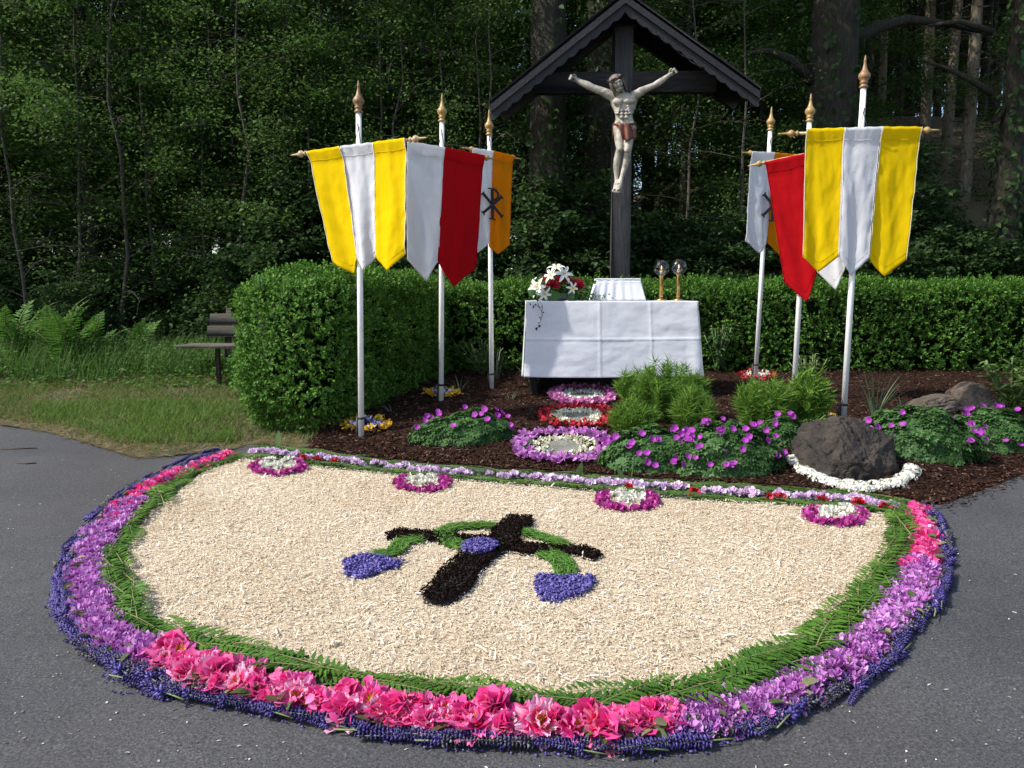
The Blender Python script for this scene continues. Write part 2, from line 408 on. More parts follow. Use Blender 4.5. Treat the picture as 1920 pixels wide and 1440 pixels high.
M['geranium'] = island('geranium_petal', [(0,(.28,.02,.31)),(1,(.48,.07,.48))], .35, gloss=.02)
M['feather'] = island('feathery_leaf', [(0,(.06,.135,.02)),(.5,(.125,.25,.032)),(1,(.22,.35,.06))], .4, gloss=.01)
M['iris'] = island('sword_leaf', [(0,(.05,.09,.04)),(1,(.13,.17,.09))], .3, gloss=.05, obj_random=.6)
M['brightleaf'] = island('bright_leaf', [(0,(.07,.14,.025)),(1,(.18,.28,.06))], .4, gloss=.04)
M['pansy'] = island('pansy_petal', [(0,(.03,.025,.16)),(.3,(.08,.06,.30)),(.45,(.5,.5,.75)),(.7,(.75,.75,.80)),(1,(.82,.82,.82))], .25, gloss=.02)
M['yellowp'] = island('yellow_petal', [(0,(.62,.30,.01)),(.6,(.75,.48,.02)),(1,(.80,.62,.12))], .3, gloss=.02)
M['litter'] = island('pale_bits', [(0,(.10,.09,.07)),(.6,(.42,.38,.30)),(1,(.75,.72,.66))], .1, gloss=0)
def glass_mat():
    m, n, l = new_mat('clear_glass')
    p = n.new('ShaderNodeBsdfPrincipled'); p.inputs['Roughness'].default_value = .02
    p.inputs['Transmission Weight'].default_value = 1; p.inputs['IOR'].default_value = 1.45
    out(n, l, p.outputs[0]); return m
M['glass'] = glass_mat()
def flame_mat():
    m, n, l = new_mat('flame'); e = n.new('ShaderNodeEmission'); e.inputs[0].default_value = (1, .55, .18, 1); e.inputs[1].default_value = 4
    out(n, l, e.outputs[0]); return m
M['flame'] = flame_mat()
def peony_mat(name, deep, mid, edge):
    m, n, l = new_mat(name)
    tc = n.new('ShaderNodeTexCoord'); sx = n.new('ShaderNodeSeparateXYZ'); l.new(tc.outputs['Object'], sx.inputs[0])
    st = n.new('ShaderNodeMapping'); st.inputs['Scale'].default_value = (14, 1.2, 1); l.new(tc.outputs['Object'], st.inputs[0])
    nz = noise_tex(n, l, 1.6, 3, .6, st.outputs[0])
    ma = n.new('ShaderNodeMath'); ma.operation = 'MULTIPLY_ADD'; l.new(nz, ma.inputs[0]); ma.inputs[1].default_value = .55
    l.new(sx.outputs['Y'], ma.inputs[2])
    c = ramp(n, l, ma.outputs[0], [(.40, deep), (.80, mid), (1.0, edge)])
    oi = n.new('ShaderNodeObjectInfo'); hs = n.new('ShaderNodeHueSaturation'); l.new(c, hs.inputs['Color'])
    mr = n.new('ShaderNodeMapRange'); l.new(oi.outputs['Random'], mr.inputs[0]); mr.inputs[3].default_value = .9; mr.inputs[4].default_value = 1.1
    l.new(mr.outputs[0], hs.inputs['Value'])
    d = n.new('ShaderNodeBsdfDiffuse'); l.new(hs.outputs[0], d.inputs[0]); t = n.new('ShaderNodeBsdfTranslucent'); l.new(hs.outputs[0], t.inputs[0])
    mx = n.new('ShaderNodeMixShader'); mx.inputs[0].default_value = .35; l.new(d.outputs[0], mx.inputs[1]); l.new(t.outputs[0], mx.inputs[2])
    out(n, l, mx.outputs[0]); return m
M['peonyA'] = peony_mat('peony_petal_light', (.72,.008,.12), (.84,.07,.30), (.90,.52,.68))
M['peonyB'] = peony_mat('peony_petal_deep', (.58,.004,.12), (.80,.03,.26), (.88,.20,.48))
M['peonyC'] = peony_mat('peony_petal_red', (.58,.005,.03), (.78,.02,.10), (.88,.24,.38))

# small templates (arrays): leaf, folded leaf, blade, chip, petal
LEAF = (np.array([[0,0,0],[.30,.45,.08],[0,1,-.10],[-.30,.45,.08]]), np.array([[0,1,2,3]]))
LEAF6 = (np.array([[0,0,0],[.26,.3,.06],[.24,.65,.04],[0,1,-.12],[-.24,.65,.04],[-.26,.3,.06]]), np.array([[0,1,2,3],[0,3,4,5]]))
BLADE = (np.array([[-.5,0,0],[.5,0,0],[.38,.45,.05],[-.38,.45,.05],[.05,1,.3],[-.05,1,.3]]), np.array([[0,1,2,3],[3,2,4,5]]))
CURL = (np.array([[-.5,-.5,0],[.5,-.5,0],[.5,-.17,.16],[-.5,-.17,.16],[.5,.17,.16],[-.5,.17,.16],[.5,.5,0],[-.5,.5,0]]),
        np.array([[0,1,2,3],[3,2,4,5],[5,4,6,7]]))
CHIP = (np.array([[-.5,-.5,0],[.5,-.4,.1],[.4,.5,0],[-.5,.4,.15],[-.5,-.5,.3],[.5,-.4,.4],[.4,.5,.3],[-.5,.4,.45]]),
        np.array([[4,5,6,7],[0,1,5,4],[1,2,6,5],[2,3,7,6],[3,0,4,7]]))
PETAL = (np.array([[0,0,0],[.28,.35,.10],[.36,.75,.22],[.0,1.0,.20],[-.36,.75,.22],[-.28,.35,.10],[0,.6,.06]]),
         np.array([[0,1,6,5],[1,2,3,6],[6,3,4,5]]))
PETAL2 = (PETAL[0]*np.array([.62, 1, 1.1]), PETAL[1])
FLORET = (np.array([[0,0,0],[.3,.35,.1],[0,.45,.34],[-.3,.35,.1],[0,.35,-.22],[0,1,.12]]),
          np.array([[0,1,2],[0,2,3],[0,3,4],[0,4,1],[5,2,1],[5,3,2],[5,4,3],[5,1,4]]))
def blossom_cluster(nf, spread, pl, seed, lift=.4, T=PETAL):
    """a truss of open five-petalled flowers"""
    r = np.random.default_rng(seed); pos = []; D = []; N = []
    for i in range(nf):
        d = r.normal(size=3); d[2] = abs(d[2])*.9+lift; d /= np.linalg.norm(d)
        c = d*spread*np.array([1, 1, .55])*(0.55+.45*r.random())
        u = np.cross(d, r.normal(size=3)); u /= np.linalg.norm(u); w = np.cross(d, u)
        for k in range(5):
            a = k*2*PI/5 + r.random()*.4
            e = math.cos(a)*u + math.sin(a)*w
            pos.append(c); D.append(e*.8 + d*(.25+.5*r.random())); N.append(d + .3*r.normal(size=3))
    pos, D, N = map(np.array, (pos, D, N))
    return scatter(T, pos, frames(D, N), pl*(.8+.4*r.random(len(pos))))

# ------------------------------------------------------------------ the setting: ground, road, lawn, flower bed
def sheet(name, xs, yfun0, yfun1, ny, off, mat, zs=None, edge_noise=0.0):
    V = []
    for j in range(ny+1):
        f = j/ny
        for x in xs:
            a, b = yfun0(x), yfun1(x)
            y = a + (b-a)*f
            if j == ny and edge_noise: y += edge_noise*mnoise.noise(Vector((x*3, 4.2, 0))) + edge_noise*.5*mnoise.noise(Vector((x*11, 1.2, 0)))
            V.append((x, y, float(gz(x, y))+off + (zs(x, y) if zs else 0)))
    n = len(xs)
    F = [[j*n+i, j*n+i+1, (j+1)*n+i+1, (j+1)*n+i] for j in range(ny) for i in range(n-1)]
    o = add(name, mk(name, V, F, mat)); o['kind'] = 'structure'; return o
def ground_low(x, y): return -0.05 - 0.25*float(sstep((10.4-y)/1.0))*float(sstep((y-yb(x)+2)/2)) + (0.10*fbm(x*.5, y*.5) if y > 10.6 else 0)
xs_far = np.unique(np.concatenate([np.linspace(-150, -16, 24), np.linspace(-16, 18, 120), np.linspace(18, 150, 24)]))
ys_far = np.unique(np.concatenate([np.linspace(-60, -2, 14), np.linspace(-2, 10, 30), np.linspace(10, 26, 60), np.linspace(26, 200, 20)]))
V = [(x, y, float(gz(x, y)) + (ground_low(x, y) if y > 8.5 else -0.30)) for y in ys_far for x in xs_far]
n_ = len(xs_far)
F = [[j*n_+i, j*n_+i+1, (j+1)*n_+i+1, (j+1)*n_+i] for j in range(len(ys_far)-1) for i in range(n_-1)]
o = add('ground', mk('ground', V, F, M['floor'])); o['kind'] = 'structure'
xr = np.unique(np.concatenate([np.linspace(-40, -7, 20), np.linspace(-7, 7, 160), np.linspace(7, 40, 20), EX]))
sheet('road', xr, lambda x: -30., lambda x: float(yb(x))+.10, 60, 0.0, M['asphalt'])
xl = np.unique(np.concatenate([np.linspace(-16, -1.55, 110)]))
sheet('lawn', xl, lambda x: float(yb(x))-.02, lambda x: 11.2 if x < -3 else 10.9, 60, 0.006, M['lawn_soil'], lambda x, y: .015*fbm(x*4, y*4), 0)
xb_ = np.linspace(-1.75, 16, 200)
sheet('flower_bed', xb_, lambda x: float(yb(x))+.005*math.sin(x*9), lambda x: 10.9, 80, 0.012, M['mulch'], lambda x, y: .015*fbm(x*5, y*5)*float(sstep((y-yb(x))/.3)))

def inside(pts, poly):
    x, y = pts[:, 0], pts[:, 1]; r = np.zeros(len(pts), bool); j = len(poly)-1
    for i in range(len(poly)):
        xi, yi = poly[i][:2]; xj, yj = poly[j][:2]
        c = ((yi > y) != (yj > y)) & (x < (xj-xi)*(y-yi)/(yj-yi+1e-12)+xi); r ^= c; j = i
    return r
def edge_dist(pts, poly):
    d = np.full(len(pts), 1e9)
    for i in range(len(poly)):
        a = np.array(poly[i-1][:2]); b = np.array(poly[i][:2]); ab = b-a
        t = np.clip(((pts-a)@ab)/(ab@ab+1e-12), 0, 1)
        d = np.minimum(d, np.linalg.norm(pts-(a+t[:, None]*ab), axis=1))
    return d
def in_poly(poly, n):
    poly = np.array(poly)[:, :2]; lo, hi = poly.min(0), poly.max(0); outp = []
    tot = 0
    while tot < n:
        p = lo + rng.random((n*2, 2))*(hi-lo); p = p[inside(p, poly)]; outp.append(p); tot += len(p)
    return np.concatenate(outp)[:n]
def mound(poly, step, h, ramp_d, lift, nsc=30, namp=.35):
    poly = np.array(poly)[:, :2]; lo = poly.min(0)-step; hi = poly.max(0)+step
    nx = int((hi[0]-lo[0])/step)+2; ny = int((hi[1]-lo[1])/step)+2
    X, Y = np.meshgrid(lo[0]+np.arange(nx)*step, lo[1]+np.arange(ny)*step)
    pts = np.stack([X.ravel(), Y.ravel()], 1)
    jit = (rng.random(pts.shape)-.5)*step*.6; pts = pts + jit
    ins = inside(pts, poly); d = edge_dist(pts, poly)*np.where(ins, 1, -1)
    nz = np.array([mnoise.noise(Vector((p[0]*nsc, p[1]*nsc, 0))) for p in pts])
    hh = sstep(d/ramp_d + .15)*h*(1+namp*nz)
    z = gz(pts[:, 0], pts[:, 1]) + lift*0 + hh - np.where(d < -step*.3, .02, 0) + np.where(d >= -step*.3, lift, 0)
    q = np.array([[j*nx+i, j*nx+i+1, (j+1)*nx+i+1, (j+1)*nx+i] for j in range(ny-1) for i in range(nx-1)])
    keep = (d[q] > -step*.9).any(1)
    q = q[keep]; used = np.unique(q); mp = -np.ones(len(pts), int); mp[used] = np.arange(len(used))
    return np.stack([pts[used, 0], pts[used, 1], z[used]], 1), mp[q]
def flatR(n, tilt=.4):
    a = rng.random(n)*2*PI
    d = np.stack([np.cos(a), np.sin(a), (rng.random(n)-.5)*tilt], 1)
    nn = np.stack([(rng.random(n)-.5)*tilt*1.6, (rng.random(n)-.5)*tilt*1.6, np.ones(n)], 1)
    return frames(d, nn)

# mulch chips and lawn grass: nobody could count these
n = 30000
x = -1.7 + rng.random(n)**1.1*8.2; t = rng.random(n)**1.5
y = yb(x) + .02 + t*(9.6-yb(x)); sp = rng.random(n) < .05; y = np.where(sp & (x > 2.3), yb(x)+.06*rng.normal(size=n), y)
pos = np.stack([x, y, gz(x, y)+.022], 1)
g = scatter(CHIP, pos, flatR(n, .9), np.stack([.006+.008*rng.random(n), .018+.035*rng.random(n), .004+.006*rng.random(n)], 1))
tag(add('bark_mulch', mk('bark_mulch', *g, M['chip'], False)), 'dark brown bark mulch chips covering the flower bed', 'bark mulch', kind='stuff')

def blades(n, xf, yf, h, w, lean, mat, name, label, cat):
    x, y = xf, yf
    pos = np.stack([x, y, gz(x, y)+.004], 1)
    a = rng.random(n)*2*PI
    d = np.stack([np.cos(a)*lean*rng.random(n), np.sin(a)*lean*rng.random(n), np.ones(n)], 1)
    nn = np.stack([np.cos(a), np.sin(a), np.zeros(n)], 1)
    hh = h[0]+(h[1]-h[0])*rng.random(n)
    g = scatter(BLADE, pos, frames(d, nn), np.stack([np.full(n, w)*(.6+.8*rng.random(n)), hh, hh], 1))
    return tag(add(name, mk(name, *g, mat, False)), label, cat, kind='stuff')
n = 60000
x = -7.2 + rng.random(n)*5.5; y = yb(x)+.03+rng.random(n)*(10.6-yb(x))
keep = np.array([mnoise.noise(Vector((a*1.3, b*1.3, 3))) for a, b in zip(x, y)]) + rng.random(n)*.5 > -.02
keep &= ((y-yb(x)) > .10 + .25*rng.random(n)) | (rng.random(n) < .15)
x, y = x[keep], y[keep]
blades(len(x), x, y, (.03, .09), .006, .9, M['grass'], 'lawn_grass', 'short patchy yellow green grass left of the box hedge', 'grass')
n = 15000
px = 60+rng.random(n)*380; py = 765+rng.random(n)*70; d_ = np.array([on_road(a, b) for a, b in zip(px, py)]); x, y = d_[:, 0], d_[:, 1]
kp = (y-yb(x) > .12+.2*rng.random(n)) & (np.array([mnoise.noise(Vector((a*1.1, b*1.1, 9))) for a, b in zip(x, y)])+.25*rng.normal(size=n) > -.15); x, y = x[kp], y[kp]
blades(len(x), x, y, (.04, .10), .006, 1.0, M['greengrass'], 'green_grass', 'fresh green grass patch on the verge in front of the box hedge', 'grass')
n = 9000
x = -7.2 + rng.random(n)*5.4; y = yb(x)-.03+rng.random(n)**1.6*2.6
pos = np.stack([x, y, gz(x, y)+.012+.02*rng.random(n)], 1)
g = scatter(BLADE, pos, flatR(n, .5), np.stack([np.full(n, .005), .05+.09*rng.random(n), .05*np.ones(n)], 1))
tag(add('dry_straw', mk('dry_straw', *g, M['straw'], False)), 'dry mown straw lying on the grass verge along the road edge', 'straw', kind='stuff')
n = 5200
x = -7.0 + rng.random(n)*4.4; y = 9.2+rng.random(n)*.5-.15*np.sin(x*2)+.25*rng.normal(size=n)
pos = np.stack([x, y, gz(x, y)+.02], 1); a = rng.random(n)*6.28
g = scatter(BLADE, pos, flatR(n, .5), np.stack([np.full(n, .006), .06+.12*rng.random(n), .05*np.ones(n)], 1))
tag(add('withered_grass', mk('withered_grass', *g, M['straw'], False)), 'band of withered mown grass between the lawn and the tall grass', 'straw', kind='stuff')
n = 9500
x = -7.0 + rng.random(n)*4.3; y = 9.35+rng.random(n)**.8*1.6 - .2*np.sin(x*2)
hn = np.array([mnoise.noise(Vector((a*1.6, b*1.6, 5))) for a, b in zip(x, y)]); kp = hn+.35*rng.normal(size=n) > -.12; x, y = x[kp], y[kp]; n = len(x)
blades(n, x, y, (.16, .62), .009, .8, M['tallgrass'], 'tall_grass', 'tall uncut green grass growing in front of the forest edge', 'tall grass')
n = 3000
x = -7 + rng.random(n)*4.6; y = 8.9+rng.random(n)**1.2*1.9
pos = np.stack([x, y, gz(x, y)+.02+np.clip(y-8.9, .1, 1)*.40*rng.random(n)], 1)
g = scatter(LEAF6, pos, flatR(n, .9), .035+.05*rng.random(n))
tag(add('broad_weeds', mk('broad_weeds', *g, M['tallgrass'], False)), 'low broad leaved weeds scattered through the grass', 'weeds', kind='stuff')

# ------------------------------------------------------------------ hedges
def hedge(name, A, B, width, ztop, n, label, leaf=(.028, .046), nexp=9):
    A = np.array(A, float); B = np.array(B, float); L = np.linalg.norm(B-A); ux = np.append((B-A)/L, 0); uy = np.array([-ux[1], ux[0], 0])
    zb = min(float(gz(*A)), float(gz(*B)))-.02
    h = np.array([L/2, width/2, (ztop-zb)/2]); ctr = np.append((A+B)/2, (ztop+zb)/2)
    area = np.array([h[1]*h[2], h[1]*h[2], h[0]*h[2], h[0]*h[2], h[0]*h[1]])
    face = rng.choice(5, n, p=area/area.sum())
    q = rng.random((n, 3))*2-1
    ax = np.array([0, 0, 1, 1, 2])[face]; sg = np.array([-1, 1, -1, 1, 1])[face]
    q[np.arange(n), ax] = sg
    s = (np.abs(q)**nexp).sum(1)**(1/nexp); q = q/s[:, None]
    nrm = np.sign(q)*np.abs(q)**(nexp-1)/h; nrm /= np.linalg.norm(nrm, axis=1, keepdims=True)
    p = q*h
    # leaves sit on short sprigs: nine to a sprig
    m = n//9; p, q, nrm = p[:m], q[:m], nrm[:m]
    lump = np.array([mnoise.fractal(Vector((a*2.6, b*2.6, c*2.6)), 1, 2, 3) for a, b, c in p])
    depth = np.clip(.085*lump - .12*rng.random(m)**1.5 + .02, -.13, .12)
    spr = rng.random(m) < .06
    depth = np.where(spr, depth+(.03+.06*(q[:, 2] > .6))*rng.random(m), depth)
    p = p + nrm*depth[:, None]
    Wd = lambda v: v[:, :1]*ux + v[:, 1:2]*uy + v[:, 2:]*np.array([0, 0, 1.])
    pw = Wd(p)+ctr; nw = Wd(nrm)
    sd = nw*.8 + rand_dirs(m)*.65 + np.array([0, 0, .45]); sd /= np.linalg.norm(sd, axis=1, keepdims=True)
    k9 = np.tile(np.arange(9), m); sd9 = np.repeat(sd, 9, 0); pw9 = np.repeat(pw, 9, 0) + sd9*(k9[:, None]/9.)*.075
    rad_ = np.cross(sd9, rand_dirs(m*9)); rad_ /= np.linalg.norm(rad_, axis=1, keepdims=True)
    d = rad_*.85 + sd9*(.35+.09*k9[:, None]); nn = sd9 - rad_*.3 + .35*rand_dirs(m*9)
    g = scatter(LEAF6, pw9, frames(d, nn), (leaf[0]+(leaf[1]-leaf[0])*rng.random(m*9))*.80)
    root = thing(name, (*((A+B)/2), zb), label, 'hedge')
    part('foliage', g, M['box'], root, False, kind='stuff')
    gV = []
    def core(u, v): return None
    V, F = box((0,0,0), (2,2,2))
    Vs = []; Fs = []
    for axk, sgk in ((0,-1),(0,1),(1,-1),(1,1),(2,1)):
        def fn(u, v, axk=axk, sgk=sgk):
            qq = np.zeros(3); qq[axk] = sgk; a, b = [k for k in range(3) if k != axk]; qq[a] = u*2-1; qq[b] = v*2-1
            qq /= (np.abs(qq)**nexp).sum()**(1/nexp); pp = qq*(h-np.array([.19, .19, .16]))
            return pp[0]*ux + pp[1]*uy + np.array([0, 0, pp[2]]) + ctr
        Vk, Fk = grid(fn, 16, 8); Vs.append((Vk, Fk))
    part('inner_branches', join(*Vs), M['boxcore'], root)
    return root
hedge('box_hedge', (-2.02, 6.62), (-1.28, 9.8), 1.12, 1.80, 110000, 'thick clipped box hedge on the left, running from lawn edge towards the altar', nexp=4.6)
hedge('box_hedge', (-1.9, 10.0), (8.4, 10.0), 1.05, 1.70, 185000, 'long low clipped box hedge running behind the white altar', leaf=(.028, .046), nexp=14)

# ------------------------------------------------------------------ forest
def tree_data(seed, H, r0, zmin, nbr, Rb, nleaf, lsz, lean=.3, leafT=LEAF, droop=.25, spread=.27):
    r = np.random.default_rng(seed)
    zz = np.linspace(0, H, 10); w = np.cumsum(r.normal(size=(10, 2))*lean*.12, 0); w -= w[0]
    tr = np.column_stack([w, zz]); rad = r0*(1-.88*zz/H); rad[0] *= 1.35
    gs = [tube(tr, rad, 9)]; br = []; tw = []
    for i in range(nbr):
        z = zmin + (H*.97-zmin)*((i+r.random())/nbr)
        c = np.array([np.interp(z, zz, tr[:, 0]), np.interp(z, zz, tr[:, 1]), z])
        a = i*2.4 + r.random(); L = Rb*(.45+.55*(1-(z-zmin)/(H-zmin)))*(.7+.5*r.random())
        up = .15+.5*r.random()
        t = np.linspace(0, 1, 6)
        pp = c + np.column_stack([np.cos(a)*L*t, np.sin(a)*L*t, L*(up*t-droop*t*t)]) + np.cumsum(r.normal(size=(6, 3))*.035*L, 0)*t[:, None]
        rb = max(.008, r0*.30*(1-z/H*.7))
        br.append(tube(pp, rb*(1-.8*t), 5)); tw.append((pp, L))
        for k in range(5):
            f = .25+.7*r.random(); j = min(4, int(f*5)); b0 = pp[j]+(pp[j+1]-pp[j])*(f*5-j)
            d = r.normal(size=3)*.5; d[:2] += np.array([np.cos(a), np.sin(a)])*.7; d /= np.linalg.norm(d)
            l2 = L*(.2+.3*r.random()); t4 = np.linspace(0, 1, 4)
            p2 = b0 + d*l2*t4[:, None] + np.array([0, 0, -.2*l2])*(t4**2)[:, None] + r.normal(size=(4, 3))*.02*L
            br.append(tube(p2, rb*.35*(1-.7*t4), 4)); tw.append((p2, l2))
    wts = np.array([x[1] for x in tw]); idx = r.choice(len(tw), nleaf, p=wts/wts.sum())
    f = r.random(nleaf)**.7
    pos = np.empty((nleaf, 3))
    for k in range(len(tw)):
        m = idx == k; pp = tw[k][0]; u = f[m]*(len(pp)-1)
        for c in range(3): pos[m, c] = np.interp(u, np.arange(len(pp)), pp[:, c])
    off = r.normal(size=(nleaf, 3)); off[:, 2] *= .45
    pos += off*spread*(.5+.5*r.random((nleaf, 1)))
    a = r.random(nleaf)*2*PI
    d = np.column_stack([np.cos(a), np.sin(a), -.35+.5*r.normal(size=nleaf)*.6]); nn = r.normal(size=(nleaf, 3))*.45+np.array([0, 0, 1])
    lv = scatter(leafT, pos, frames(d, nn), lsz*(.6+.8*r.random(nleaf)))
    return join(*gs), join(*br), lv
kinds = []
for i, (H, r0, zm, nb, Rb, nl, ls) in enumerate([(9.5,.11,1.2,30,2.1,34000,.058),(8.5,.08,.9,28,1.9,31000,.055),(11,.14,2.0,30,2.4,35000,.062),(7,.05,.5,26,1.5,25000,.052)]):
    t, b, l = tree_data(100+i, H, r0, zm, nb, Rb, nl, ls)
    kinds.append((mk('broadleaf_trunk', *t, M['bark']), mk('broadleaf_branches', *b, M['twig']), mk('broadleaf_crown', *l, M['leafA'], False)))
def put_tree(k, x, y, rz, s, label, group='broadleaf trees at the forest edge', name='broadleaf_tree', cat='tree'):
    z = float(gz(x, y))-.1
    r = thing(name, (x, y, z), label, cat, group, rot=(0, 0, rz)); r.scale = (s, s, s*(.95+.1*random.random()))
    add('trunk', k[0], r); b = add('branches', k[1], r); c = add('crown', k[2], r); c['kind'] = 'stuff'
    return r
def X_at(px, Y): return float(P(px, 700, Y)[0])
# (px in the photograph at which the trunk stands, distance, kind, scale)
front = [(20,13.2,2,1.05),(105,14.6,0,1.0),(190,12.9,2,.95),(262,14.0,1,1.0),(345,13.1,3,1.1),(395,14.8,0,1.05),(430,13.4,1,1.0),(512,13.6,0,1.0),(560,12.7,3,1.1),(610,14.2,1,1.05),(668,13.0,1,.95),(735,14.4,2,.95),(790,13.1,3,1.15),(860,13.8,0,1.0),(925,14.8,1,1.05),(-70,13.8,0,1.0),(-160,12.8,2,1.0),(1270,13.6,1,1.0),(1345,14.6,0,.9),(1205,15.0,2,1.0),(1405,13.4,3,.95)]
wt = ['slender', 'leafy', 'gnarled', 'young', 'dark', 'mossy', 'leaning', 'bushy']
for i, (px, Y, k, s) in enumerate(front):
    rank = sorted(f_[0] for f_ in front).index(px)+1
    if px < 0: lab = 'broadleaf tree beyond the left edge of the forest view'
    elif px < 560: lab = f'{wt[k]} broadleaf tree standing in the dark forest left of the banners, {nth(rank-2)} from the left'
    elif px < 980: lab = f'{wt[k]} broadleaf tree behind the left group of banners, {nth(rank-10)} from the left'
    else: lab = f'{wt[k]} broadleaf tree behind the hedge right of the crucifix, {nth(rank-17)} from the left'
    put_tree(kinds[k], X_at(px, Y), Y, i*1.7, s, lab)
for i in range(84):
    Y = 16.5 + 11*random.random(); px = -250 + 1650*((i*0.618) % 1)
    if i >= 62: px = 1360+620*((i*.618) % 1); Y = 25+7*random.random()
    put_tree(kinds[i % 4], X_at(px, Y), Y, i*2.1, 1.0+.35*random.random(), 'broadleaf tree deep in the shaded forest behind the front row of trunks', 'broadleaf trees deep in the forest')

SAP = []
for i in range(3):
    t, b, l = tree_data(300+i, 6.5, .035, .8, 30, 1.3, 1800, .05, lean=.5)
    SAP.append((mk('sapling_trunk', *t, M['twig']), mk('sapling_branches', *b, M['twig']), mk('sapling_crown', *l, M['leafA'], False)))
sapx = [60, 140, 228, 300, 372, 452, 540, 585, 640, 705, 760, 830, 885, 950, 1300, 1375]
for i, px in enumerate(sapx):
    Y = 11.7+1.0*((i*.618) % 1); put_tree(SAP[i % 3], X_at(px, Y), Y, i*2.3, .9+.2*random.random(), f"thin bare sapling with sparse leaves {'behind the hedge' if px > 470 else 'left of the box hedge'}, {nth(i+1)} from the left", 'thin saplings at the forest edge', 'sapling')
for i, (px, Y, k) in enumerate(((1475,14.4,3),(1905,14.4,3),(1595,16.4,1))):
    put_tree(kinds[k], X_at(px, Y), Y, i*1.9, .95, f'young leafy tree standing among the conifers on the right, {nth([1,3,2][i])} from the left', 'young leafy trees among the conifers')
# big old trunks near the cross and at the right
def big_tree(px, Y, wpx, H, seed, label, zmin=5.0, nb=16, limbs=(), mat='bark'):
    r0 = wpx/1443*Y/2; t, b, l = tree_data(seed, H, r0, zmin, nb, 3.4, 15000, .10, lean=.25, spread=.35)
    x = X_at(px, Y); z = float(gz(x, Y))-.1
    V, F = tube(np.column_stack([.06*np.sin(np.linspace(0, 5, 40)), .05*np.cos(np.linspace(0, 4, 40)), np.linspace(0, H, 40)]), r0*(1.25*np.exp(-np.linspace(0, H, 40)/.5)*.5+1-.6*np.linspace(0, 1, 40)), 28)
    for i in range(len(V)):
        a = math.atan2(V[i][1], V[i][0]); q = fbm(math.cos(a)*4, math.sin(a)*4, V[i][2]*.7+seed)
        V[i][:2] *= 1 + .10*q
    r = thing('old_tree', (x, Y, z), label, 'tree', 'old trees beside the crucifix')
    r['group'] = 'old trees with thick trunks'
    add('trunk', mk('old_trunk', V, F, M[mat]), r)
    add('branches', mk('old_branches', *b, M['twig']), r); c = add('crown', mk('old_crown', *l, M['leafA'], False), r); c['kind'] = 'stuff'
    n = 1500; a = rng.random(n)*2*PI; zz = H*.62*rng.random(n)**1.2
    cl = np.array([mnoise.noise(Vector((math.cos(q)*1.5, math.sin(q)*1.5, w_*.6+seed))) for q, w_ in zip(a, zz)]); kp = cl > (.02 if seed != 32 else -.25); a, zz = a[kp], zz[kp]; n = len(a)
    nn = np.column_stack([np.cos(a), np.sin(a), np.zeros(n)]); pp = nn*(r0*(1.12-.4*zz/H)+.05*rng.random(n))[:, None]; pp[:, 2] = zz
    iv = add('ivy', mk('ivy', *scatter(LEAF6, pp, frames(rand_dirs(n)*.6+np.array([0,0,-.6]), nn+rand_dirs(n)*.5), .08+.07*rng.random(n)), M['leafB'], False), r); iv['kind'] = 'stuff'
    for (pts, rad) in limbs:
        W3 = np.array([P(a, b_, Y+dy) for a, b_, dy in pts])
        part('limb', tube(W3, rad, 8), M['bark'], r)
    return r
big_tree(1018, 12.2, 78, 13, 31, 'thick dark trunk left of the crucifix, seen above its roof', 6.0)
big_tree(1118, 13.6, 76, 13, 32, 'ivy covered thick trunk directly behind the crucifix roof', 5.5)
big_tree(1530, 12.6, 100, 13, 33, 'massive mossy trunk with a limb reaching right above the right banners', 6.4, 16,
         [(((1540,110,0),(1590,78,.1),(1650,50,.2),(1700,36,.2),(1760,42,.3),(1840,60,.4)), [.16,.12,.09,.075,.05,.03]),
          (((1520,150,0),(1480,110,-.2),(1440,95,-.3),(1400,100,-.4)), [.10,.07,.05,.025])])
big_tree(1862, 12.8, 46, 12, 34, 'dark trunk with side branches near the right edge of the picture', 6.0, 14,
         [(((1860,175,0),(1820,150,0),(1775,128,0),(1725,112,0)), [.06,.05,.035,.02]), (((1862,60,0),(1800,40,0),(1740,48,0)), [.06,.04,.02]),
          (((1864,230,0),(1890,190,0),(1915,172,0),(1960,160,.1)), [.06,.05,.04,.03])])

